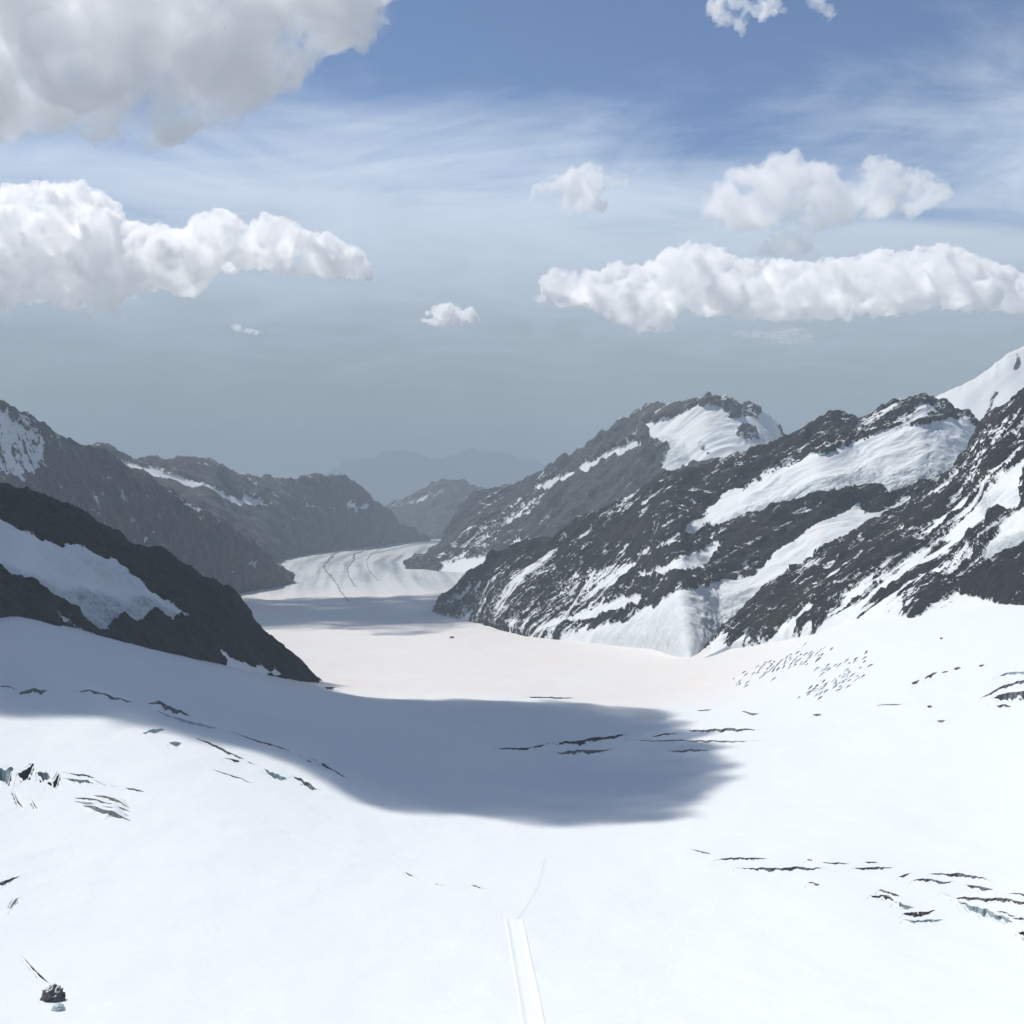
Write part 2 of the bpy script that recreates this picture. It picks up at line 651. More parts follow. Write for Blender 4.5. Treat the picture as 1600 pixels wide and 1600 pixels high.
    nz = np.abs(n2[:, 2]) / (np.linalg.norm(n2, axis=1) + 1e-9)
    score2 = score + steep_k * (nz - np.median(nz))
    snow = 0.5 + np.clip(score2, -1, 1) * 0.9
    me = mesh_arrays(name, P, grid_faces(nr, nc))
    set_attr(me, 'snow', np.clip(snow, -0.5, 1.5))
    set_attr(me, 'ice', np.clip(ice, 0, 1))
    at = me.attributes.new('rib_coord', 'FLOAT_VECTOR', 'POINT')
    at.data.foreach_set('vector', np.ascontiguousarray(stretch(P, rib_dir, 6.5), np.float32).ravel())
    return add(name, me, mat, kind='structure', **props)


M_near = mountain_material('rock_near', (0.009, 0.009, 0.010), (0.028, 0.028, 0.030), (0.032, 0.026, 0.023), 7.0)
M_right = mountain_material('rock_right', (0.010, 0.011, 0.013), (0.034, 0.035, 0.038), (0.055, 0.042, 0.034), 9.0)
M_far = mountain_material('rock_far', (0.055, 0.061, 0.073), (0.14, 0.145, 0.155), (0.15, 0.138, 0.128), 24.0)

# left dark spur with the small hanging ice field
A_crest = [(-420, 640, 1500), (-250, 700, 1700), (-100, 742, 1850), (0, 766, 1980), (40, 768, 2020), (75, 784, 2060), (115, 800, 2100), (155, 820, 2150),
           (180, 842, 2180), (205, 857, 2200), (250, 870, 2240), (290, 885, 2290), (330, 905, 2340), (360, 922, 2380), (378, 952, 2420),
           (400, 990, 2460), (440, 1020, 2480), (475, 1047, 2490), (496, 1070, 2500)]
A_foot = [(-420, 900, 1200), (-250, 930, 1380), (-100, 950, 1530), (0, 968, 1640), (50, 986, 1690), (100, 1000, 1740), (200, 1017, 1840), (300, 1037, 1960),
          (350, 1046, 2060), (400, 1054, 2180), (450, 1063, 2330), (496, 1071, 2490)]
A_ice = [(-200, 720), (-60, 790), (0, 815), (30, 832), (62, 846), (120, 862), (180, 880), (205, 900), (240, 932), (285, 966), (299, 980), (262, 972),
         (235, 958), (215, 976), (192, 966), (172, 980), (150, 998), (130, 985), (118, 962), (90, 940), (60, 922), (20, 908), (0, 905), (-80, 880), (-200, 840)]
A_front = [(-200, 830), (-20, 888), (40, 908), (110, 935), (150, 930), (200, 945), (240, 940), (299, 980), (262, 972), (235, 958), (215, 976), (192, 966),
           (172, 980), (150, 998), (130, 985), (118, 962), (90, 940), (60, 922), (20, 908), (0, 905), (-80, 880)]
mountain('rocky_spur', [A_crest, A_foot], M_near, 1.5, (170,), (0.75, 0.2, -0.5), 130, 26, 15, 34, -0.8, 0.35, 40,
         regions=[(A_ice, 1.3, 4), ([(328, 1014), (345, 1025), (365, 1038), (425, 1052), (440, 1062), (385, 1056), (352, 1050), (350, 1035)], 1.2, 2),
                  ([(60, 1010), (100, 1003), (200, 1016), (180, 1022)], 0.2, 8), ([(80, 960), (150, 1005), (120, 1000), (80, 975)], 0.1, 8)],
         ices=[(A_front, 0.9, 10), ([(60, 860), (200, 890), (240, 940), (100, 905)], 0.35, 14)],
         back=(500, 330), edge_noise=5, sink=14, seed=1.0, snow_depth=5, label='dark rocky spur with a small hanging ice field at left', category='mountain')

# left hazy range, nearer spur
B1_crest = [(-420, 560, 5000), (-200, 590, 5300), (-60, 615, 5550), (0, 637, 5650), (22, 652, 5700), (65, 671, 5780), (100, 690, 5850), (150, 708, 5950), (200, 736, 6050),
            (240, 760, 6150), (312, 800, 6450), (350, 822, 6650), (400, 858, 6900), (430, 884, 7100), (455, 905, 7300)]
B1_foot = [(-420, 870, 3900), (-200, 900, 4300), (0, 930, 4700), (100, 940, 5000), (200, 945, 5400), (300, 940, 6000), (380, 930, 6600), (455, 908, 7250)]
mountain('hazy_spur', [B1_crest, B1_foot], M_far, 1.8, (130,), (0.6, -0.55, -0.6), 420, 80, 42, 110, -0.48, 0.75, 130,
         regions=[([(-300, 600), (0, 650), (30, 668), (75, 690), (70, 720), (85, 735), (40, 750), (0, 752), (-300, 720)], 0.25, 10),
                  ([(225, 840), (238, 830), (240, 838), (222, 850)], 0.9, 3), ([(260, 776), (312, 798), (316, 803), (262, 783)], 0.6, 3),
                  ([(120, 745), (260, 775), (300, 800), (240, 820), (140, 790)], -0.42, 20), ([(378, 882), (402, 886), (400, 891), (380, 889)], 0.9, 3)],
         back=(900, 700), edge_noise=5, seed=2.0, label='grey rocky ridge in haze behind the dark spur at left', category='mountain')
# left hazy range, farther ridge
B2_crest = [(20, 690, 7600), (80, 698, 8000), (150, 700, 8500), (200, 722, 8800), (238, 718, 9000), (290, 724, 9300), (332, 727, 9500), (352, 737, 9700), (380, 748, 10000), (405, 753, 10300),
            (450, 750, 10800), (500, 749, 11300), (540, 751, 11700), (560, 765, 12000), (585, 785, 12400), (610, 805, 12900), (640, 832, 13600), (670, 845, 14200)]
B2_foot = [(20, 900, 6500), (150, 910, 6800), (250, 915, 7100), (330, 905, 7500), (400, 895, 8200), (440, 878, 9200), (500, 862, 10600), (560, 853, 11800), (620, 848, 13000), (675, 846, 14100)]
mountain('hazy_ridge', [B2_crest, B2_foot], M_far, 1.8, (110,), (0.7, 0.2, -0.4), 520, 110, 55, 150, -0.52, 0.7, 170,
         regions=[([(152, 708), (200, 728), (260, 745), (300, 758), (350, 772), (418, 798), (412, 803), (340, 788), (290, 772), (235, 752), (190, 732)], 0.85, 4),
                  ([(348, 735), (370, 742), (392, 762), (394, 768), (370, 752)], 0.7, 3), ([(452, 784), (480, 792), (520, 797), (470, 795)], 0.5, 4),
                  ([(540, 790), (570, 792), (570, 797), (545, 796)], 0.6, 3)],
         back=(1200, 800), edge_noise=5, seed=3.0, sink=20, label='long grey ridge with a slanting snow band at left', category='mountain')
# end of the valley
C_crest = [(560, 815, 17500), (600, 796, 17200), (640, 782, 17000), (668, 766, 16800), (690, 755, 16600), (715, 756, 16600), (740, 762, 16700), (770, 768, 16800), (830, 775, 17000), (900, 790, 17200)]
C_foot = [(560, 848, 15200), (620, 850, 15000), (700, 852, 14800), (800, 855, 14600), (900, 860, 14600)]
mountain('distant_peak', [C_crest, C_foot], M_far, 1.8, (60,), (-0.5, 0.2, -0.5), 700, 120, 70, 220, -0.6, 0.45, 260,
         regions=[([(650, 785), (672, 772), (692, 772), (690, 780), (640, 795), (600, 800)], 0.45, 8)],
         back=(1500, 900), edge_noise=6, seed=4.0, sink=60, label='low grey peak closing the valley end in haze', category='mountain')
D_crest = [(300, 790, 46000), (400, 770, 46000), (480, 752, 46000), (520, 738, 46000), (560, 718, 46000), (600, 709, 46000), (650, 716, 46000), (700, 722, 46000), (740, 706, 46000), (780, 712, 46000),
           (830, 726, 46000), (880, 735, 46000), (1000, 760, 46000), (1200, 780, 46000)]
D_foot = [(300, 860, 41000), (700, 855, 40500), (1200, 860, 41000)]
mountain('faint_range', [D_crest, D_foot], M_far, 3.0, (30,), (0.3, 0.2, -0.8), 2000, 300, 160, 800, -0.6, 0.4, 500,
         back=(3500, 1600), edge_noise=6, seed=5.0, sink=60, label='faint blue mountain range on the hazy horizon', category='mountain')

# right, far pyramid with a snow face
E_crest = [(632, 884, 8500), (650, 876, 8700), (672, 864, 8900), (690, 846, 9100), (702, 825, 9300), (722, 795, 9500), (745, 772, 9600), (800, 765, 9400), (850, 741, 9000), (885, 714, 8700), (893, 718, 8650),
           (930, 690, 8350), (972, 664, 8050), (982, 660, 8000), (1012, 640, 7800), (1058, 639, 7600), (1080, 630, 7550), (1106, 622, 7500), (1150, 629, 7500), (1185, 640, 7550), (1210, 656, 7650), (1218, 680, 7800), (1300, 740, 8100)]
E_foot = [(632, 892, 8150), (690, 896, 7800), (750, 900, 7500), (850, 900, 7150), (950, 880, 6800), (1050, 850, 6600), (1150, 800, 6500), (1300, 780, 6500)]
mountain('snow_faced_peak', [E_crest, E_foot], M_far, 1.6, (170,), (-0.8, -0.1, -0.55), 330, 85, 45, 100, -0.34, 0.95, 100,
         regions=[([(1015, 668), (1060, 655), (1095, 640), (1125, 640), (1150, 660), (1195, 640), (1212, 660), (1220, 700), (1150, 720), (1100, 728), (1040, 745), (1030, 735), (1050, 700), (1020, 695)], 1.1, 5),
                  ([(1084, 696), (1094, 690), (1108, 706), (1118, 722), (1106, 720)], 0.05, 9), ([(1105, 622), (1190, 640), (1185, 660), (1140, 650), (1110, 636)], -0.1, 8),
                  ([(1140, 670), (1180, 665), (1190, 690), (1150, 700)], 0.1, 8),
                  ([(835, 768), (900, 738), (960, 708), (1010, 690), (1020, 697), (960, 722), (900, 750), (845, 772)], 0.9, 3),
                  ([(700, 880), (720, 845), (760, 815), (820, 790), (850, 795), (800, 830), (770, 860), (760, 890), (720, 890)], 0.05, 14),
                  ([(690, 885), (745, 875), (770, 882), (770, 900), (690, 900)], 0.6, 5), ([(760, 860), (800, 852), (830, 850), (860, 850), (840, 856), (775, 862)], 0.7, 5),
                  ([(885, 760), (1010, 715), (1040, 745), (960, 790), (880, 815), (840, 800)], -0.75, 14), ([(640, 850), (730, 780), (830, 775), (720, 830), (660, 880)], -0.6, 14)],
         ices=[([(1010, 690), (1060, 690), (1075, 720), (1030, 745), (1020, 720)], 0.6, 10)],
         back=(1300, 900), edge_noise=5, seed=6.0, label='grey pyramid peak with a bright snow face under its summit', category='mountain')
# far right white peak
H_crest = [(1380, 680, 7200), (1430, 640, 7100), (1465, 621, 7050), (1500, 605, 7000), (1530, 590, 7000), (1552, 574, 7000), (1575, 556, 7000), (1600, 545, 7000), (1650, 540, 6900), (1700, 560, 6900), (1850, 600, 6800), (2000, 640, 6800)]
H_foot = [(1380, 860, 5900), (1500, 860, 5900), (1650, 860, 5800), (2000, 860, 5600)]
mountain('white_peak', [H_crest, H_foot], M_far, 2.2, (110,), (-0.6, -0.3, -0.6), 500, 40, 14, 90, 1.2, 0.3, 160,
         regions=[([(1538, 650), (1548, 622), (1556, 610), (1560, 616), (1552, 636), (1546, 656)], -0.05, 6), ([(1582, 582), (1588, 556), (1592, 552), (1596, 580)], -0.05, 5)],
         back=(1200, 900), edge_noise=4, seed=7.0, label='smooth white snow peak rising behind the right crest', category='mountain')

# right, main dark mountain with the hanging glacier
F_crest = [(672, 953, 5600), (690, 943, 5500), (728, 906, 5300), (748, 893, 5200), (764, 872, 5150), (800, 856, 5050), (858, 846, 4900), (875, 842, 4850), (890, 826, 4800), (920, 806, 4750), (950, 796, 4650), (965, 796, 4600),
           (1000, 770, 4550), (1030, 745, 4500), (1045, 740, 4480), (1100, 731, 4450), (1150, 716, 4430), (1200, 702, 4400), (1240, 686, 4400), (1262, 670, 4400), (1275, 655, 4400), (1290, 650, 4400), (1308, 648, 4400), (1340, 656, 4400),
           (1365, 650, 4400), (1400, 634, 4400), (1430, 626, 4400), (1446, 617, 4400), (1456, 625, 4400), (1478, 630, 4400), (1492, 642, 4400), (1512, 645, 4420), (1524, 658, 4450), (1532, 676, 4500), (1560, 720, 4600)]
F_foot = [(672, 958, 5450), (720, 966, 5000), (770, 980, 4600), (830, 997, 4150), (900, 1006, 3880), (960, 1015, 3620), (1020, 1025, 3350), (1080, 1036, 2975), (1130, 1030, 3250), (1180, 1000, 3350), (1250, 945, 3450),
          (1350, 875, 3600), (1450, 810, 3800), (1560, 745, 4100)]
HG1 = [(1060, 842), (1092, 815), (1105, 808), (1128, 778), (1150, 765), (1162, 772), (1200, 748), (1250, 726), (1270, 718), (1290, 722), (1320, 708), (1352, 692), (1400, 680), (1440, 672), (1478, 660), (1500, 664), (1522, 672),
       (1531, 681), (1528, 700), (1500, 722), (1480, 740), (1440, 756), (1420, 768), (1390, 776), (1368, 768), (1345, 765), (1300, 776), (1260, 786), (1215, 798), (1180, 810), (1140, 822), (1100, 834)]
HG1_ice = [(1150, 812), (1250, 765), (1330, 740), (1380, 748), (1480, 725), (1500, 722), (1480, 745), (1440, 758), (1400, 778), (1368, 770), (1345, 767), (1300, 778), (1215, 800), (1140, 822)]
F_reg = [([(690, 950), (760, 895), (860, 865), (900, 858), (880, 900), (960, 900), (1010, 890), (950, 930), (1000, 925), (940, 955), (900, 1000), (830, 1010), (760, 985)], 0.05, 10),
         ([(760, 870), (800, 855), (870, 845), (800, 880), (765, 900), (745, 915)], -0.9, 6),
         ([(870, 842), (1050, 742), (1200, 705), (1290, 655), (1446, 620), (1480, 640), (1370, 690), (1270, 716), (1150, 762), (1090, 812), (1060, 838), (980, 870), (900, 900), (870, 890)], -0.42, 10),
         ([(1345, 665), (1400, 640), (1500, 645), (1525, 665), (1480, 660), (1400, 682), (1340, 698), (1280, 715)], -0.05, 8),
         (HG1, 1.4, 3),
         ([(900, 905), (960, 890), (1020, 860), (1070, 842), (1100, 836), (1060, 860), (1000, 885), (930, 920)], 0.12, 6),
         ([(985, 895), (1005, 885), (1000, 892), (970, 905)], 1.0, 3),
         ([(1012, 906), (1040, 890), (1062, 878), (1085, 872), (1115, 858), (1137, 862), (1122, 880), (1085, 890), (1050, 896)], 1.2, 3),
         ([(1218, 862), (1240, 852), (1282, 818), (1305, 812), (1342, 793), (1352, 806), (1375, 805), (1424, 782), (1420, 795), (1385, 812), (1345, 832), (1300, 855), (1262, 880), (1240, 903), (1205, 925), (1180, 950),
           (1150, 975), (1125, 1010), (1090, 1040), (860, 1020), (880, 1000), (930, 988), (985, 978), (1010, 962), (1040, 945), (1100, 925), (1140, 912), (1180, 905)], 1.0, 4),
         ([(905, 968), (960, 948), (1000, 934), (1010, 945), (985, 955), (930, 972), (880, 985)], 1.1, 3),
         ([(850, 992), (900, 975), (985, 958), (1010, 950), (1000, 962), (940, 978), (890, 992)], -0.15, 4)]
F_ices = [(HG1_ice, 0.6, 8), ([(930, 1005), (960, 985), (1010, 970), (1070, 945), (1120, 945), (1180, 925), (1195, 930), (1150, 970), (1120, 1010), (1080, 1025), (1000, 1020)], 0.35, 16),
          ([(1090, 985), (1150, 955), (1180, 945), (1150, 975), (1125, 1008), (1090, 1020)], 0.7, 10)]
mountain('dark_mountain', [F_crest, F_foot], M_right, 1.45, (250,), (-0.83, -0.12, -0.54), 190, 55, 24, 60, -0.42, 1.2, 48,
         regions=F_reg, ices=F_ices, apron=(0.72, 1.0), back=(900, 700), edge_noise=6, seed=8.0, snow_depth=9, label='dark rock mountain carrying a long hanging glacier', category='mountain')

# right, nearer wall of rock ribs and snow gullies
G_crest = [(1060, 1075, 2990), (1100, 1036, 3070), (1132, 992, 3150), (1168, 962, 3180), (1200, 924, 3200), (1250, 897, 3200), (1300, 862, 3210), (1350, 832, 3220), (1400, 806, 3230), (1450, 780, 3230), (1490, 742, 3250), (1520, 705, 3260),
           (1534, 676, 3260), (1545, 660, 3240), (1562, 645, 3220), (1600, 620, 3180), (1680, 575, 3100), (1800, 515, 3000), (2000, 480, 2700)]
G_foot = [(1060, 1080, 2900), (1100, 1030, 2980), (1140, 1014, 3040), (1200, 1006, 2895), (1280, 990, 2640), (1350, 968, 2515), (1430, 973, 2275), (1500, 952, 2250), (1600, 950, 2090), (1700, 945, 1950), (1850, 930, 1750), (2000, 920, 1550)]
G_reg = [([(1050, 1055), (1090, 1015), (1125, 985), (1140, 1000), (1135, 1030)], 0.5, 8), ([(1130, 1000), (1180, 950), (1250, 905), (1340, 860), (1420, 825), (1440, 850), (1350, 900), (1300, 925), (1200, 985), (1150, 1000)], -0.38, 8),
         ([(1240, 905), (1400, 815), (1480, 775), (1480, 800), (1380, 850), (1290, 890)], -0.42, 10),
         ([(1200, 990), (1290, 950), (1350, 925), (1420, 895), (1470, 870), (1460, 885), (1370, 925), (1290, 965), (1230, 990)], 0.75, 5),
         ([(1330, 930), (1420, 880), (1470, 820), (1500, 780), (1540, 740), (1600, 730), (1600, 770), (1540, 830), (1480, 870), (1420, 905), (1380, 930)], 0.12, 10),
         ([(1500, 830), (1560, 770), (1600, 735), (1600, 800), (1560, 815), (1500, 850), (1480, 855)], 1.1, 5),
         ([(1400, 900), (1500, 850), (1560, 820), (1560, 870), (1540, 905), (1500, 915), (1430, 940), (1420, 965)], -0.12, 10),
         ([(1540, 910), (1552, 865), (1575, 835), (1600, 805), (1800, 760), (1800, 800), (1600, 862), (1570, 880), (1550, 905)], 1.3, 3),
         ([(1420, 972), (1440, 945), (1520, 910), (1560, 885), (1620, 860), (1620, 955), (1540, 940), (1500, 935)], -0.6, 6),
         ([(1540, 660), (1600, 620), (1700, 600), (1700, 680), (1600, 690), (1540, 730)], -0.25, 12),
         ([(1480, 720), (1600, 660), (1600, 690), (1500, 745)], 0.0, 10)]
mountain('ribbed_rock_wall', [G_crest, G_foot], M_right, 1.45, (220,), (-0.80, -0.1, -0.58), 150, 45, 20, 45, -0.12, 1.6, 46,
         regions=G_reg, apron=(0.70, 1.0), ices=[([(1540, 910), (1552, 868), (1575, 850), (1800, 780), (1800, 800), (1600, 862), (1570, 880), (1550, 905)], 0.8, 8), ([(1540, 790), (1600, 765), (1600, 790), (1545, 812)], 0.6, 8)],
         back=(900, 650), edge_noise=5, seed=9.0, sink=10, snow_depth=6, label='near brown rock ribs streaked with snow gullies at right', category='mountain')

# ------------------------------------------------------------------ haze
def box_mesh(name, lo, hi):
    x0, y0, z0 = lo
    x1, y1, z1 = hi
    V = [(x0, y0, z0), (x1, y0, z0), (x1, y1, z0), (x0, y1, z0), (x0, y0, z1), (x1, y0, z1), (x1, y1, z1), (x0, y1, z1)]
    Q = [(0, 3, 2, 1), (4, 5, 6, 7), (0, 1, 5, 4), (1, 2, 6, 5), (2, 3, 7, 6), (3, 0, 4, 7)]
    return mesh_arrays(name, np.array(V), np.array(Q), False)


def volume_material(name, color, density, aniso, wisp=None):
    t = NT(name)
    v = t.new('ShaderNodeVolumePrincipled')
    v.inputs['Color'].default_value = color + (1,)
    v.inputs['Density'].default_value = density
    v.inputs['Density Attribute'].default_value = ''
    v.inputs['Anisotropy'].default_value = aniso
    if wisp:
        n = t.noise(1.0 / wisp, 5, 0.62, None, 0.6)
        t.l.new(t.rng(n, 0.42, 0.60, 0.0, density * 2.4), v.inputs['Density'])
    t.l.new(v.outputs[0], t.out.inputs['Volume'])
    return t.m


HAZE_TOP = 760.0
add('haze', box_mesh('haze', (-56000, -3000, -5600), (56000, 64000, HAZE_TOP)), volume_material('haze_air', (0.46, 0.54, 0.60), 5.0e-5, 0.1),
    kind='stuff', category='haze', label='thin grey blue mountain haze filling the valley air')


# ------------------------------------------------------------------ clouds
def ico(sub):
    import bmesh
    bm = bmesh.new()
    bmesh.ops.create_icosphere(bm, subdivisions=sub, radius=1.0)
    v = np.array([q.co[:] for q in bm.verts])
    f = np.array([[q.index for q in p.verts] for p in bm.faces])
    bm.free()
    return v, f


ICO_V, ICO_F = ico(2)


def cloud(name, balls, voxel, density, billow, flat=None, aniso=0.35, kids=7, seed=0, squash=0.8, wisp=None, col=(0.999, 0.999, 0.999), **props):
    """balls: (x, y, z, r) in metres; their union is remeshed into one closed skin and roughened into billows"""
    rr = np.random.RandomState(seed)
    allb = []
    for (x, y, z, r) in balls:
        allb.append((x, y, z, r))
        for _ in range(kids):
            d = rr.normal(size=3)
            d /= np.linalg.norm(d)
            d[2] = abs(d[2]) * 1.0 - 0.25
            k = r * rr.uniform(0.28, 0.5)
            allb.append((x + d[0] * r * 0.85, y + d[1] * r * 0.85, z + d[2] * r * 0.85 * squash, k))
    V, Q, o = [], [], 0
    for (x, y, z, r) in allb:
        V.append(ICO_V * np.array([r, r, r * squash]) + np.array([x, y, z]))
        Q.append(ICO_F + o)
        o += len(ICO_V)
    me = mesh_arrays(name, np.concatenate(V), np.concatenate(Q))
    tmp = bpy.data.objects.new('tmp', me)
    COL.objects.link(tmp)
    md = tmp.modifiers.new('r', 'REMESH')
    md.mode = 'VOXEL'
    md.voxel_size = voxel
    dg = bpy.context.evaluated_depsgraph_get()
    out = bpy.data.meshes.new_from_object(tmp.evaluated_get(dg))
    bpy.data.objects.remove(tmp)
    n = len(out.vertices)
    P = np.empty(n * 3, np.float32)
    N = np.empty(n * 3, np.float32)
    out.vertices.foreach_get('co', P)
    out.vertices.foreach_get('normal', N)
    P, N = P.reshape(-1, 3).astype(float), N.reshape(-1, 3)
    L = billow
    w = np.stack([fbm(P / (L * 3) + k * 7.7 + seed, 2) for k in range(3)], -1) * L * 0.8
    b = np.zeros(n)
    a, s = 1.0, 1.0
    for i in range(4):
        b += a * (np.abs(perlin((P + w) * s / L + seed + i * 5.1)) * 2 - 0.45)
        a *= 0.52
        s *= 2.1
    P = P + N * (b * L * 0.34)[:, None] + w * 0.3
    if flat is not None:
        zf, soft = flat
        zf = zf + fbm(np.stack([P[:, 0], P[:, 1], 0 * P[:, 0]], -1) / (L * 2.5), 3) * soft
        P[:, 2] = np.where(P[:, 2] < zf, zf + (P[:, 2] - zf) * 0.25, P[:, 2])
    out.vertices.foreach_set('co', P.astype(np.float32).ravel())
    out.update()
    out.polygons.foreach_set('use_smooth', np.ones(len(out.polygons), bool))
    return add(name, out, volume_material(name + '_vapour', col, density, aniso, wisp), category='cloud', **props)


def outline_balls(poly, d, n, rmin, rmax, seed=0, deep=1.6):
    """fill a traced outline with balls that touch its edge; each gets its own distance, so the heap is as deep as it is tall"""
    rr = np.random.RandomState(seed)
    p = np.array(poly, float)
    lo, hi = p.min(0), p.max(0)
    q = lo + rr.rand(6000, 2) * (hi - lo)
    sd = poly_sd(q[:, 0], q[:, 1], p)
    out, kept = [], []
    for (x, y), e in zip(q, sd):
        if e < rmin:
            continue
        r = min(e, rmax * rr.uniform(0.6, 1.0))
        if any((x - a) ** 2 + (y - b) ** 2 < (0.5 * min(r, c)) ** 2 for a, b, c in kept):
            continue
        kept.append((x, y, r))
        dd = d + rr.uniform(-1, 1) * deep * min(e, rmax) / F * d
        w = W(x, y, dd)
        out.append((w[0], w[1], w[2], r / F * dd))
        if len(out) >= n:
            break
    return out


C_left = [(-140, 300), (0, 284), (40, 287), (90, 281), (130, 284), (175, 308), (205, 345), (245, 350), (290, 356), (303, 332), (330, 320), (360, 328), (385, 347), (420, 333), (450, 340), (480, 355), (520, 365), (560, 385), (592, 415), (585, 430),
          (540, 442), (480, 434), (430, 428), (380, 424), (335, 432), (325, 458), (290, 472), (250, 452), (220, 465), (185, 472), (200, 496), (150, 506), (110, 490), (70, 470), (30, 478), (0, 490), (-140, 480)]
cloud('cumulus_cloud', outline_balls(C_left, 15000, 210, 7, 48, 1), 40, 0.0095, 170, None, seed=3, squash=0.92, wisp=300, label='long heaped white cloud low at left', group='clouds')
C_right = [(838, 445), (848, 425), (875, 412), (905, 424), (960, 407), (985, 412), (1020, 404), (1045, 384), (1080, 377), (1115, 381), (1150, 398), (1190, 402), (1240, 406), (1290, 402), (1330, 400), (1380, 385), (1410, 388), (1450, 385), (1475, 374),
           (1510, 388), (1550, 408), (1600, 424), (1780, 395), (1780, 505), (1600, 494), (1500, 488), (1420, 494), (1350, 496), (1280, 505), (1200, 502), (1120, 497), (1060, 490), (1045, 524), (1010, 522), (960, 508), (935, 485), (900, 482), (860, 484), (836, 475)]
cloud('cumulus_cloud', outline_balls(C_right, 15000, 260, 7, 40, 2), 38, 0.0100, 160, None, seed=4, squash=0.92, wisp=300, label='long heaped white cloud over the right mountains', group='clouds')
cloud('cumulus_cloud', outline_balls([(1122, 514), (1160, 512), (1200, 517), (1255, 510), (1298, 538), (1260, 540), (1220, 540), (1190, 530), (1150, 532)], 15000, 40, 3, 12, 12), 25, 0.008, 60, None, seed=14, squash=0.9,
      wisp=160, label='thin pale fringe hanging under the long right cloud', group='clouds')
cloud('cumulus_cloud', outline_balls([(1085, 310), (1130, 266), (1190, 256), (1235, 222), (1275, 250), (1330, 260), (1368, 232), (1405, 248), (1450, 264), (1490, 288), (1475, 328), (1400, 345), (1330, 356), (1250, 360), (1160, 362), (1090, 344)],
                                     19000, 90, 8, 44, 3), 62, 0.0018, 340, None, seed=5, wisp=700, label='soft pale cloud above the long cloud at right', group='clouds')
cloud('cumulus_cloud', outline_balls([(1180, 376), (1220, 358), (1255, 360), (1298, 385), (1290, 404), (1180, 404)], 19000, 25, 6, 22, 13), 50, 0.0024, 200, None, seed=15, wisp=500, label='soft pale puff between the two right clouds', group='clouds')
cloud('cumulus_cloud', outline_balls([(815, 318), (845, 278), (890, 260), (930, 246), (988, 272), (982, 296), (940, 304), (962, 318), (945, 336), (900, 336), (865, 324)], 19000, 50, 5, 22, 4), 45, 0.0026, 200, None, seed=6,
      wisp=500, label='small soft cloud high near the middle', group='clouds')
cloud('cumulus_cloud', outline_balls([(645, 497), (678, 475), (700, 470), (718, 478), (740, 478), (758, 505), (700, 513), (665, 510)], 20000, 40, 3, 14, 5), 28, 0.013, 90, None, seed=7, wisp=200, label='tiny white cloud low in the middle', group='clouds')
cloud('cumulus_cloud', outline_balls([(352, 510), (368, 503), (385, 510), (405, 516), (428, 524), (400, 526), (365, 518)], 20000, 20, 2, 8, 6), 22, 0.009, 60, None, seed=8, wisp=150, label='tiny wisp below the left heaped cloud', group='clouds')
cloud('cumulus_cloud', outline_balls([(1100, 15), (1115, -20), (1220, -20), (1235, 20), (1200, 30), (1170, 40), (1162, 72), (1135, 50), (1112, 38)], 9000, 40, 4, 18, 7), 16, 0.005, 90, None, seed=9, kids=4,
      wisp=170, label='ragged white wisp at the top of the blue', group='clouds')
cloud('cumulus_cloud', outline_balls([(1245, 0), (1260, -25), (1310, -20), (1312, 20), (1295, 40), (1270, 15)], 9000, 16, 4, 14, 17), 16, 0.003, 80, None, seed=19, kids=4, wisp=170, label='small faint wisp beside the ragged top wisp', group='clouds')
C_big = [(-260, -170), (520, -170), (620, -80), (628, 10), (618, 40), (600, 60), (560, 85), (520, 92), (480, 110), (450, 130), (458, 165), (430, 160), (400, 175), (380, 205), (330, 210), (300, 215), (310, 240), (270, 245), (230, 232), (180, 215),
         (120, 225), (60, 215), (20, 235), (-60, 250), (-260, 240)]
cloud('cumulus_cloud', outline_balls(C_big, 6500, 190, 8, 130, 8, 1.2), 48, 0.0050, 230, None, seed=31, wisp=430, label='big grey bellied cloud filling the upper left corner', group='clouds')


# clouds over the near snow, out of the picture above, that throw the blue shadows on the glacier
def shade_cloud(poly_px, alt, r, thick, density, n, seed, extra=(), **props):
    rr = np.random.RandomState(seed)
    ground = [hit(px, py) for (px, py) in poly_px] + [np.array(e, float) for e in extra]
    up = [g + SUN * ((alt - g[2]) / SUN[2]) for g in ground]
    poly = np.array([u[:2] for u in up])
    lo, hi = poly.min(0), poly.max(0)
    balls = []
    tries = 0
    while len(balls) < n and tries < 60000:
        tries += 1
        q = lo + rr.rand(2) * (hi - lo)
        sd = poly_sd(np.array([q[0]]), np.array([q[1]]), poly)[0]
        R = min(r * rr.uniform(0.7, 1.15), sd * 1.0 + 5)
        if sd < r * 0.22 or R < r * 0.2:
            continue
        if any((b[0] - q[0]) ** 2 + (b[1] - q[1]) ** 2 < (0.42 * min(R, b[3])) ** 2 for b in balls):
            continue
        balls.append((q[0], q[1], alt + rr.uniform(-0.2, 0.3) * thick, R))
    return cloud('cumulus_cloud', balls, r * 0.16, density, r * 0.55, None, kids=3, seed=seed, squash=0.55, group='clouds', **props)


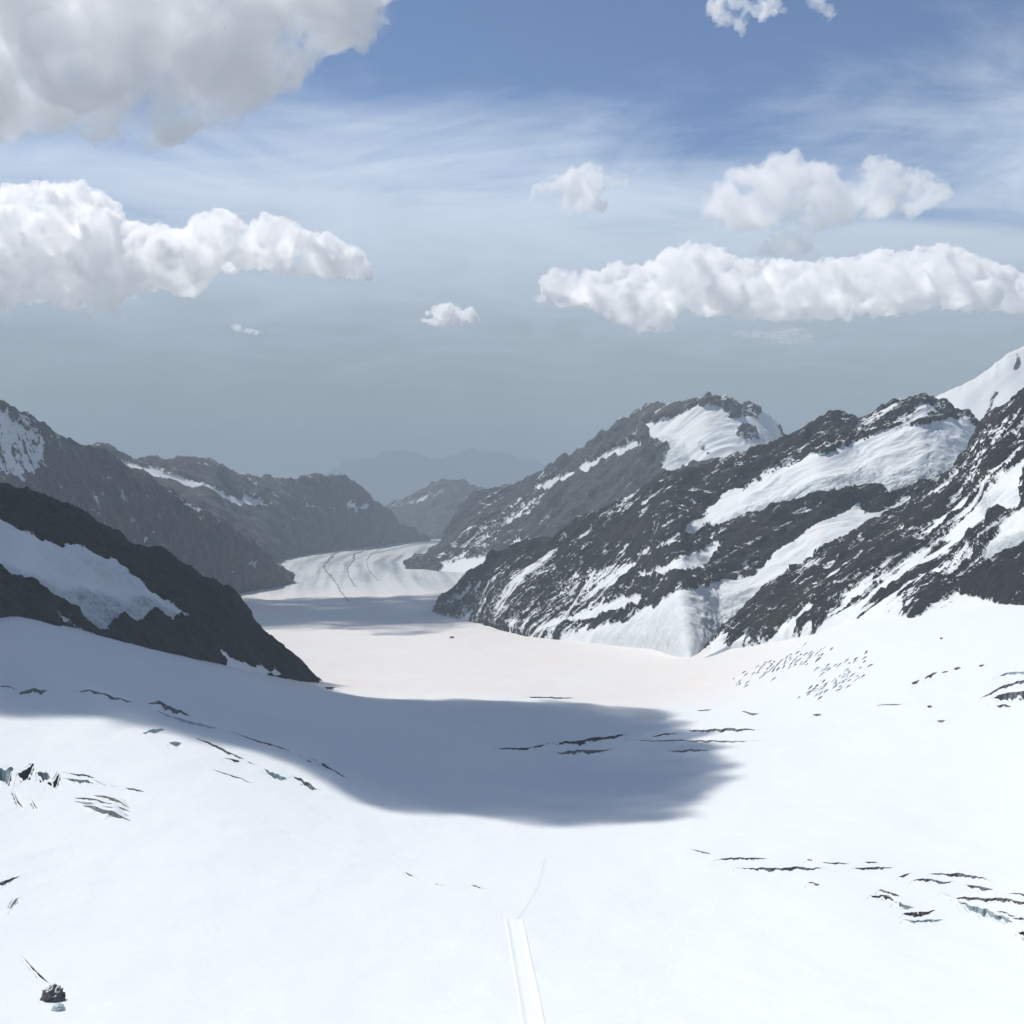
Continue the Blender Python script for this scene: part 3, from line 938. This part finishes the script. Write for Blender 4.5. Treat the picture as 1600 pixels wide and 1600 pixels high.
S1 = [(1020, 1286), (1070, 1262), (1100, 1232), (1120, 1195), (1110, 1172), (1090, 1160), (1050, 1140), (1052, 1112), (1000, 1099), (850, 1096), (700, 1094), (560, 1088), (505, 1076)]
S1b = [(-150, 1092), (0, 1106), (100, 1116), (200, 1129), (300, 1146), (400, 1176), (500, 1216), (560, 1246), (650, 1270), (750, 1283), (850, 1290), (950, 1292)]
left_far = [(-520, 2750, -250), (-900, 2600, -50), (-1500, 2400, 50), (-1700, 1600, 0), (-1250, 1250, -250)]
shade_cloud(S1, 2000.0, 190, 140, 0.02, 260, 21, extra=left_far + [tuple(hit(*q)) for q in S1b], label='cloud overhead shading the near glacier and dark spur')


# ------------------------------------------------------------------ things on the glacier
def hits(pts):
    return np.array([hit(float(x), float(y)) for x, y in pts])


def polyline_px(pts, step):
    p = np.array(pts, float)
    seg = np.hypot(np.diff(p[:, 0]), np.diff(p[:, 1]))
    c = np.concatenate([[0], np.cumsum(seg)])
    n = max(5, int(c[-1] / step) + 1)
    q = np.linspace(0, c[-1], n)
    return np.stack([np.interp(q, c, p[:, 0]), np.interp(q, c, p[:, 1])], -1)


def ice_material(name, a, b, c, scale=1.6):
    t = NT(name)
    n1 = t.noise(1 / scale, 5, 0.65)
    n2 = t.noise(1 / (scale * 0.9), 5, 0.6, t.mapped((0.25, 0.25, 1.8)))
    col = t.mix(t.rng(n1, 0.35, 0.65), a, b)
    col = t.mix(t.rng(n2, 0.52, 0.70), col, c)
    return t.bsdf(col, 0.55, t.bump(t.math('ADD', n1, n2), scale * 0.6), 0.4)


M_ice = {
    'grey': ice_material('dirty_ice', (0.07, 0.073, 0.078), (0.30, 0.31, 0.32), (0.55, 0.57, 0.58)),
    'blue': ice_material('blue_ice', (0.38, 0.48, 0.51), (0.62, 0.71, 0.73), (0.16, 0.20, 0.22)),
    'black': ice_material('gap_shade_ice', (0.012, 0.014, 0.018), (0.03, 0.035, 0.04), (0.07, 0.08, 0.09)),  # near-black walls: the shade inside an open gap is put into the colour
    'brown': ice_material('grit_ice', (0.09, 0.075, 0.06), (0.28, 0.24, 0.19), (0.50, 0.48, 0.44)),
}


def snow_material(name, col, amp):
    t = NT(name)
    n = t.noise(1 / 3.0, 5, 0.6)
    return t.bsdf(col, 0.6, t.bump(n, amp), 0.25)


M_lip = snow_material('lip_snow', SNOW, 0.5)
M_trail = snow_material('trodden_snow', (0.655, 0.695, 0.712), 0.4)
M_track = snow_material('packed_snow', (0.745, 0.775, 0.785), 0.4)
DETAIL_SEED = [0]


def crevasse(pts, hpx, kind='grey', lip=True, **props):
    """an open crack: a broken ice wall under the upper snow lip, standing where the glacier steps down towards the viewer"""
    DETAIL_SEED[0] += 1
    sd = DETAIL_SEED[0]
    q = polyline_px(pts, 2.2)
    G = hits(q)
    n = len(G)
    d = G[:, 1]
    u = np.linspace(0, 1, n)
    nz = fbm(np.stack([u * n * 0.10, np.full(n, sd * 3.7), np.zeros(n)], -1), 2, 0.5)
    nz2 = fbm(np.stack([u * n * 0.45, np.full(n, sd * 5.1 + 40), np.zeros(n)], -1), 3, 0.6)
    nb = fbm(np.stack([u * n * 0.16, np.full(n, sd * 2.3 + 80), np.zeros(n)], -1), 4, 0.62)
    taper = np.minimum(1, np.minimum(u, 1 - u) * 3 + 0.06)
    h = np.clip(hpx * 1.25 / F * d * taper * (0.95 + 0.35 * nz), 0.10, None)
    bank = h * np.clip(0.30 + 1.15 * nb, 0.02, 1.06)
    tang = np.gradient(G[:, :2], axis=0)
    tang /= np.linalg.norm(tang, axis=1)[:, None] + 1e-9
    back = np.stack([-tang[:, 1], tang[:, 0]], -1)
    view = G[:, :2] / np.linalg.norm(G[:, :2], axis=1)[:, None]
    sgn = np.sign((back * view).sum(1, keepdims=True))
    back = back * np.where(sgn == 0, 1, sgn)
    back = back * 0.4 + view * 0.6

    def row(off, z):
        o = G.copy()
        o[:, :2] += back * np.asarray(off)[:, None]
        o[:, 2] += z
        return o
    c = G.mean(0)
    r0 = row(-0.15 * h, -0.7 - 0.05 * h)
    r1 = row(0.02 * h + 0.10 * h * nz2, 0.33 * h)
    r2 = row(0.10 * h - 0.12 * h * nz2, 0.68 * h)
    r3 = row(0.16 * h + 0.1 * h * nz2, h)
    root = empty('crevasse', tuple(c), category='crevasse', **props)
    add('ice_wall', mesh_arrays('ice_wall', np.concatenate([r0, r1, r2, r3]) - c, grid_faces(4, n)), M_ice[kind], root)
    # wind-packed snow banked unevenly against the foot of the wall
    b0 = row(-4.5 * h, 0 * h)
    b0[:, 2] = ground_z(b0[:, 0], b0[:, 1]) - 0.5
    b1 = row(-2.2 * h, 0 * h)
    b1[:, 2] = ground_z(b1[:, 0], b1[:, 1]) + 0.30 * bank
    add('snow_bank', mesh_arrays('snow_bank', np.concatenate([b0, b1, row(-0.75 * h, bank * 0.85), row(-0.35 * h, bank), row(-0.2 * h, bank * 0.4 - 0.5)]) - c, grid_faces(5, n)), M_lip, root)
    r4 = row(0.16 * h + 0.1 * h * nz2, h + 0.02)
    r5 = row(1.1 * h, 0.97 * h + 0.05 * h * nz)
    r6 = row(3.2 * h, 0.6 * h)
    g = row(8.0 * h, 0 * h)
    g[:, 2] = ground_z(g[:, 0], g[:, 1]) - 0.6
    m = row(5.2 * h, 0 * h)
    m[:, 2] = ground_z(m[:, 0], m[:, 1]) + 0.12 * h
    add('snow_lip', mesh_arrays('snow_lip', np.concatenate([r4, r5, r6, m, g]) - c, grid_faces(5, n)), M_lip, root)
    return root


CARVED = []


def deep_crevasse(pts, hpx, kind='grey', **props):
    """an open crack sunk into the glacier: two ice walls, a dark bottom and a collar of undisturbed snow round the opening"""
    DETAIL_SEED[0] += 1
    sd = DETAIL_SEED[0]
    q = polyline_px(pts, 1.6)
    n = len(q)
    u = np.linspace(0, 1, n)
    k = np.arange(n)

    def nn(fr, off):
        return fbm(np.stack([k * fr, np.full(n, sd * 3.7 + off), np.zeros(n)], -1), 3, 0.6)
    taper = np.minimum(1, np.minimum(u, 1 - u) * 2.6) ** 0.8
    w = np.clip(hpx * taper * (0.85 + 1.1 * nn(0.12, 0) + 0.5 * nn(0.4, 60)), 0.0, None)
    shift = (0.9 * hpx + 1.0) * nn(0.045, 120)
    top = q[:, 1] - hpx * (0.55 + 0.3 * taper) + shift + 0.25 * hpx * nn(0.25, 160)
    near = hits(np.stack([q[:, 0] + 0.2 * hpx * nn(0.3, 30) * taper, top + w], -1))
    far = hits(np.stack([q[:, 0], top], -1))
    e1 = q[:1] - (q[1:2] - q[:1]) * 2.0
    e2 = q[-1:] + (q[-1:] - q[-2:-1]) * 2.0
    ea, eb = hits(e1), hits(e2)
    near = np.concatenate([ea, near, eb])
    far = np.concatenate([ea, far, eb])
    d = near[:, 1]
    m = len(near)
    view = near[:, :2] / np.linalg.norm(near[:, :2], axis=1)[:, None]
    width = np.linalg.norm(far[:, :2] - near[:, :2], axis=1)
    depth = np.maximum(2.2, hpx / F * d * 1.1)
    e = 0.0082 * d

    def ground(P, dz):
        o = P.copy()
        o[:, 2] = ground_z(o[:, 0], o[:, 1]) + dz
        return o

    def move(P, off):
        o = P.copy()
        o[:, :2] += view * np.asarray(off)[:, None]
        return o
    lift = 0.10 + 0.0001 * d
    nl, flp = ground(near, lift), ground(far, lift)
    jag = np.concatenate([[0], nn(0.5, 90), [0]])
    nb = move(nl, 0.08 * width)
    nb[:, 2] -= depth
    fb = move(flp, -0.10 * width)
    fb[:, 2] -= depth
    fm = move(flp, -0.03 * width + 0.06 * width * jag)
    fm[:, 2] -= depth * 0.35
    fm2 = move(flp, -0.07 * width - 0.05 * width * jag)
    fm2[:, 2] -= depth * 0.65
    c = near.mean(0)
    root = empty('crevasse', tuple(c), category='crevasse', **props)
    add('ice_wall', mesh_arrays('ice_wall', np.concatenate([nl, nb, fb, fm2, fm, flp]) - c, grid_faces(6, m)), M_ice[kind], root)
    up = np.concatenate([[0], np.clip(nn(0.2, 200), 0, 1), [0]])
    rim = 0.12 * hpx / F * d * up
    add('snow_lip', mesh_arrays('snow_lip', np.concatenate([flp, ground(move(far, 0.25 * e), lift + rim), ground(move(far, 0.7 * e), lift * 0.9), ground(move(far, e), -0.5)]) - c, grid_faces(4, m)), M_lip, root)
    add('snow_lip', mesh_arrays('snow_lip', np.concatenate([ground(move(near, -e), -0.5), ground(move(near, -0.7 * e), lift * 0.9), ground(move(near, -0.2 * e), lift), nl]) - c, grid_faces(4, m)), M_lip, root)
    keep = np.concatenate([[False], w > max(0.3 * hpx, 0.7), [False]])
    if keep.sum() > 2:
        CARVED.append((np.concatenate([near[keep, :2], far[keep, :2][::-1]]), float(d.mean()), float(depth.max())))
    return root


def carve_glacier():
    me = GLACIER.data
    n = len(me.vertices)
    co = np.empty(n * 3, np.float32)
    me.vertices.foreach_get('co', co)
    co = co.reshape(-1, 3)
    low = np.zeros(n)
    for poly, d, depth in CARVED:
        cx, cyl = 0.00156 * d, 0.00256 * d
        lo, hi = poly.min(0) - 8 * cyl, poly.max(0) + 8 * cyl
        sel = np.nonzero((co[:, 0] > lo[0]) & (co[:, 0] < hi[0]) & (co[:, 1] > lo[1]) & (co[:, 1] < hi[1]))[0]
        if not len(sel):
            continue
        k = cx / cyl
        s_ = poly_sd(co[sel, 0].astype(float), co[sel, 1].astype(float) * k, poly * np.array([1, k]))
        ins = sel[s_ > -0.55 * cx]
        low[ins] = np.maximum(low[ins], depth + 3.0)
    co[:, 2] -= low
    me.vertices.foreach_set('co', co.ravel())
    me.update()


ORD = ['first', 'second', 'third', 'fourth', 'fifth', 'sixth', 'seventh', 'eighth', 'ninth', 'tenth', 'eleventh', 'twelfth', 'thirteenth', 'fourteenth', 'fifteenth', 'sixteenth', 'seventeenth', 'eighteenth']


def cluster(where, group, items, make=None):
    make = make or deep_crevasse
    items = sorted(items, key=lambda it: np.mean([p[0] for p in it[0]]))
    word = {'grey': 'dark grey', 'blue': 'blue grey', 'black': 'black', 'brown': 'brown gritty'}
    for i, (pts, h, k) in enumerate(items):
        make(pts, h, k, label='%s crevasse from the left %s' % (ORD[i], where), group=group)


cluster('in the row at the left edge of the sunlit snow', 'crevasses at the left edge',
        [([(-30, 1222), (0, 1222), (27, 1223)], 22, 'blue'), ([(24, 1224), (40, 1216), (54, 1203)], 17, 'black'), ([(58, 1222), (68, 1226), (80, 1228)], 20, 'blue'), ([(72, 1232), (84, 1230), (96, 1212)], 11, 'black'),
         ([(95, 1209), (130, 1214), (150, 1220), (184, 1233)], 4, 'grey'), ([(98, 1219), (140, 1225), (172, 1233)], 6, 'blue'), ([(195, 1232), (226, 1239)], 3, 'grey'),
         ([(20, 1238), (26, 1252), (37, 1266)], 4, 'grey'), ([(49, 1252), (58, 1266)], 3, 'grey')])
cluster('in the striped oval group on the left snow', 'crevasses of the striped oval',
        [([(116, 1247), (135, 1251), (165, 1260), (203, 1268)], 5, 'grey'), ([(116, 1252), (150, 1264), (201, 1275)], 6, 'blue'), ([(126, 1258), (160, 1272), (204, 1283)], 6, 'grey'), ([(146, 1243), (178, 1252), (202, 1263)], 4, 'brown')], crevasse)
cluster('beside the icy dip at the lower left edge', 'crevasses at the lower left edge', [([(-15, 1390), (8, 1382), (32, 1369)], 6, 'grey'), ([(14, 1425), (22, 1413), (31, 1404)], 7, 'blue')])
cluster('along the left edge of the blue shadow', 'crevasses along the shadow edge',
        [([(-10, 1073), (15, 1074), (28, 1081)], 3, 'grey'), ([(20, 1088), (45, 1086), (78, 1081)], 8, 'grey'), ([(114, 1080), (150, 1085), (180, 1094), (212, 1100)], 5, 'grey'), ([(229, 1104), (250, 1105), (300, 1124)], 8, 'grey'),
         ([(238, 1112), (300, 1132), (352, 1144)], 4, 'blue'), ([(350, 1142), (400, 1158), (450, 1174), (500, 1192)], 3, 'grey'), ([(440, 1175), (490, 1191), (520, 1206), (547, 1221)], 6, 'grey'), ([(222, 1147), (262, 1144)], 7, 'blue'),
         ([(264, 1166), (284, 1166)], 8, 'blue'), ([(300, 1152), (345, 1172), (402, 1198)], 4, 'brown'), ([(348, 1187), (380, 1192), (406, 1199)], 4, 'brown'), ([(412, 1208), (430, 1216), (452, 1223)], 9, 'blue'),
         ([(455, 1215), (480, 1228), (500, 1240)], 8, 'grey'), ([(330, 1202), (360, 1212), (396, 1226)], 2.2, 'grey')])
cluster('in the dark streaks crossing the blue shadow', 'crevasses crossing the shadow',
        [([(770, 1172), (820, 1171), (870, 1163)], 3.5, 'black'), ([(850, 1169), (900, 1163), (982, 1152)], 7, 'black'), ([(858, 1178), (920, 1176), (962, 1172)], 6, 'grey'), ([(980, 1159), (1060, 1159), (1190, 1160)], 3, 'grey'),
         ([(1018, 1154), (1060, 1147)], 3, 'black'), ([(1058, 1144), (1130, 1143), (1192, 1143)], 5, 'grey'), ([(1040, 1175), (1112, 1175)], 3.5, 'grey')])
cluster('in the dotted line beyond the blue shadow', 'crevasses beyond the shadow',
        [([(504, 1076), (530, 1076)], 4, 'black'), ([(815, 1091), (860, 1092), (902, 1094)], 3, 'grey'), ([(1088, 1111), (1112, 1112)], 3, 'grey'), ([(1158, 1114), (1188, 1118)], 3.5, 'grey'), ([(1269, 1120), (1284, 1120)], 5, 'grey'),
         ([(1368, 1104), (1412, 1102)], 2.2, 'grey'), ([(1463, 1129), (1477, 1129)], 4, 'grey'), ([(1448, 1107), (1457, 1105)], 4, 'grey')])
cluster('in the icy hump at the right edge', 'crevasses of the right hump',
        [([(1530, 1096), (1550, 1083), (1590, 1069), (1640, 1059)], 5, 'grey'), ([(1545, 1102), (1575, 1092), (1640, 1084)], 13, 'grey'), ([(1556, 1108), (1580, 1106)], 5, 'grey'), ([(1548, 1064), (1575, 1056), (1640, 1046)], 5, 'blue')])
cluster('in the short chain left of the icy right hump', 'crevasses of the short chain',
        [([(1424, 1069), (1438, 1065)], 5, 'grey'), ([(1444, 1064), (1464, 1056)], 7, 'grey'), ([(1471, 1052), (1482, 1050)], 3.5, 'grey'), ([(1489, 1048), (1502, 1045)], 4, 'grey'), ([(1529, 1042), (1538, 1040)], 4, 'grey')])
cluster('in the upper row on the lower right snow', 'crevasses of the upper right row',
        [([(1078, 1329), (1112, 1336)], 2.6, 'grey'), ([(1114, 1345), (1150, 1344), (1202, 1344)], 4.5, 'grey'), ([(1148, 1359), (1180, 1361), (1292, 1359)], 5.5, 'grey'), ([(1260, 1346), (1270, 1346)], 3, 'grey'),
         ([(1283, 1349), (1328, 1352)], 3, 'grey'), ([(1328, 1360), (1397, 1360)], 5, 'grey'), ([(1350, 1349), (1372, 1349)], 3, 'grey'), ([(1261, 1384), (1281, 1384)], 5, 'grey')])
cluster('in the broad cracked patch at the lower right edge', 'crevasses of the lower right patch',
        [([(1404, 1372), (1426, 1368)], 4.5, 'grey'), ([(1424, 1379), (1460, 1379), (1492, 1380)], 5, 'grey'), ([(1450, 1369), (1500, 1371), (1535, 1375), (1549, 1381)], 5.5, 'grey'), ([(1508, 1384), (1525, 1389), (1552, 1395)], 6, 'grey'),
         ([(1468, 1398), (1495, 1407), (1560, 1409), (1640, 1415)], 6, 'brown'), ([(1488, 1408), (1520, 1423), (1550, 1436), (1610, 1443)], 11, 'blue'), ([(1556, 1428), (1590, 1440), (1640, 1448)], 6, 'grey'), ([(1574, 1400), (1640, 1400)], 5, 'grey'),
         ([(1589, 1462), (1640, 1475)], 13, 'black')])
cluster('in the brown patch on the lower right snow', 'crevasses of the brown patch',
        [([(1358, 1403), (1385, 1408), (1402, 1413)], 8, 'brown'), ([(1371, 1396), (1406, 1402)], 7, 'brown'), ([(1394, 1416), (1432, 1424)], 8, 'blue'), ([(1408, 1433), (1440, 1431), (1462, 1430)], 8, 'brown'), ([(1409, 1441), (1440, 1441), (1478, 1439)], 5, 'blue')])
cluster('in the three dashes beside the track fork', 'dashes beside the track', [([(630, 1364), (648, 1371)], 2.4, 'grey'), ([(679, 1383), (695, 1388)], 2.6, 'grey'), ([(735, 1384), (765, 1392)], 2.6, 'grey')])
# the broken field under the right rock wall: dozens of short slits alike
rf = np.random.RandomState(5)
for axis, wid, cnt in (([(1130, 1072), (1180, 1052), (1240, 1034), (1312, 1008)], 11, 85), ([(1238, 1090), (1290, 1074), (1330, 1058), (1366, 1042)], 11, 65), ([(1264, 1052), (1300, 1042), (1358, 1022)], 4, 20)):
    ln = polyline_px(axis, 1.0)
    for _ in range(cnt):
        k = int(np.clip(rf.beta(2.2, 2.0) * len(ln), 0, len(ln) - 1))
        x, y = ln[k] + np.array([rf.uniform(-4, 4), rf.normal() * wid * 0.6])
        L = rf.uniform(4, 11)
        sl = rf.uniform(0.5, 1.0)
        crevasse([(x - L / 2, y + L / 2 * sl), (x + L / 2, y - L / 2 * sl)], rf.uniform(1.0, 2.2), 'grey', label='short dark slit in the broken ice field under the ribbed rock wall', group='slits of the broken ice field')


def lump(name, px, py, wpx, hpx, mat, seed, **props):
    """a broken boulder heap sitting in the snow"""
    g = hit(px, py)
    s = g[1] / F
    v, f = ico(4)
    n = fbm(v * 2.1 + seed, 4, 0.6, ridged=True)
    n2 = fbm(v * 6.3 + seed, 3, 0.6)
    v = v * (0.75 + 0.4 * n + 0.22 * n2)[:, None]
    v = v * np.array([wpx / 2 * s, wpx / 2 * s, hpx * 0.8 * s])
    return add(name, mesh_arrays(name, v + g, f, False), mat, **props)


def rock_material(name, a, b):
    t = NT(name)
    n1 = t.noise(1 / 1.5, 5, 0.65)
    n2 = t.noise(1 / 0.5, 4, 0.6)
    nrm = t.new('ShaderNodeNewGeometry').outputs['Normal']
    sep = t.new('ShaderNodeSeparateXYZ')
    t.l.new(nrm, sep.inputs[0])
    cap = t.rng(t.math('ADD', sep.outputs[2], t.math('MULTIPLY', t.math('SUBTRACT', n1, 0.5), 1.6)), 0.80, 0.95)
    return t.bsdf(t.mix(cap, t.mix(t.rng(n1, 0.35, 0.65), a, b), SNOW), 0.9, t.bump(t.math('ADD', n1, n2), 0.5))


M_rock = rock_material('boulder_rock', (0.045, 0.043, 0.046), (0.15, 0.145, 0.15))
lump('rock_outcrop', 83, 1562, 36, 27, M_rock, 3.0, label='small dark rock heap poking through snow in lower left corner', category='rock')
lump('rock_outcrop', 91, 1578, 20, 12, M_ice['blue'], 5.0, label='pale icy block at the foot of the lower left rock heap', category='ice block')
deep_crevasse([(34, 1497), (50, 1514), (66, 1528), (78, 1540)], 3.2, 'black', label='thin black crack running up from the lower left rock heap', group='crack at the rock heap')
for i, (x, y, w, h, lb) in enumerate([(706, 997, 7, 4, 'lone dark boulder on the bright glacier beyond the shadow'), (1471, 998, 4, 3, 'lone dark speck of rock on snow under the right wall'),
                                      (1287, 962, 8, 5, 'dark rock in the snow at the foot of the ribbed wall')]):
    lump('boulder', x, y, w, h, M_rock, 11.0 + i, label=lb, category='rock')


def ribbon(name, pts, wpx0, wpx1, prof, mat, step=6, rough=0.0, **props):
    q = polyline_px(pts, step)
    G = hits(q)
    n = len(G)
    w = np.linspace(wpx0, wpx1, n) / F * G[:, 1]
    if rough:
        w = wpx0 / F * G[:, 1] * (0.10 + 1.15 * np.exp(-((np.linspace(0, 1, n) - 0.5) / 0.17) ** 2))
        k = np.stack([np.arange(n) * 0.16, np.full(n, pts[0][0] * 0.37), np.zeros(n)], -1)
        w = w * np.clip(0.8 + 2.0 * rough * fbm(k, 3, 0.6), 0.06, 2)
        G[:, 0] += fbm(k + 31.0, 3, 0.6) * rough * 0.6 * wpx0 / F * G[:, 1]
    tang = np.gradient(G[:, :2], axis=0)
    tang /= np.linalg.norm(tang, axis=1)[:, None]
    side = np.stack([tang[:, 1], -tang[:, 0]], -1)
    rows = []
    for off, z in prof:
        o = G.copy()
        o[:, :2] += side * (w * off)[:, None]
        o[:, 2] = ground_z(o[:, 0], o[:, 1]) + z
        rows.append(o)
    me = mesh_arrays(name, np.concatenate(rows), grid_faces(len(rows), n))
    return add(name, me, mat, **props)


GROOM = [(-0.66, -0.25), (-0.58, 0.45), (-0.50, 0.7), (-0.44, 0.15), (-0.2, 0.22), (0.2, 0.22), (0.44, 0.15), (0.50, 0.7), (0.58, 0.45), (0.66, -0.25)]
TRAIL = [(-0.9, -0.2), (-0.6, 0.35), (-0.4, 0.05), (0.4, 0.05), (0.6, 0.35), (0.9, -0.2)]
ribbon('path', [(802, 1436), (806, 1450), (815, 1500), (825, 1550), (834, 1602), (845, 1680)], 24, 34, GROOM, M_track, kind='structure', category='path', label='wide groomed snow path running down to the bottom edge')
for pts, lb in [([(808, 1440), (830, 1458), (900, 1500), (1000, 1560), (1080, 1604), (1150, 1650)], 'narrow ski trail slanting to the lower right from the path'),
                ([(798, 1442), (768, 1416), (735, 1400), (660, 1372), (590, 1345), (500, 1318), (420, 1292)], 'narrow ski trail climbing to the upper left from the path'),
                ([(806, 1440), (826, 1412), (842, 1384), (854, 1335)], 'faint ski trail leading straight up from the path fork'),
                ([(768, 1392), (700, 1366), (620, 1340), (540, 1310)], 'upper faint ski trail beside the left trail')]:
    ribbon('ski_trail', pts, 3.0, 3.0, TRAIL, M_trail, kind='structure', category='trail', label=lb)

# medial moraines far down the glacier
M_mor = ice_material('moraine_grit', (0.07, 0.07, 0.072), (0.20, 0.20, 0.20), (0.55, 0.55, 0.55), 9.0)
MOR = [(-0.5, -5), (-0.34, 1.5), (-0.15, 5), (0.1, 4), (0.3, 2), (0.5, -5)]
for pts, w0, w1, lb in [([(600, 851), (560, 857), (532, 862), (520, 867), (514, 875), (507, 882), (506, 888), (511, 894), (517, 901), (523, 908), (527, 914), (532, 925), (545, 940)], 6, 2, 'dark S shaped moraine band on the far glacier, left one'),
                        ([(640, 849), (600, 855), (568, 861), (552, 867), (554, 874), (548, 882), (542, 890), (545, 902), (556, 918)], 6, 2, 'dark curved moraine band on the far glacier, middle one'),
                        ([(655, 850), (615, 858), (580, 866), (572, 876), (575, 890), (590, 908)], 3, 1.5, 'faint curved moraine line on the far glacier, right one')]:
    ribbon('moraine', pts, w0, w1, MOR, M_mor, 0.5, rough=1.1, label=lb, category='moraine')

carve_glacier()
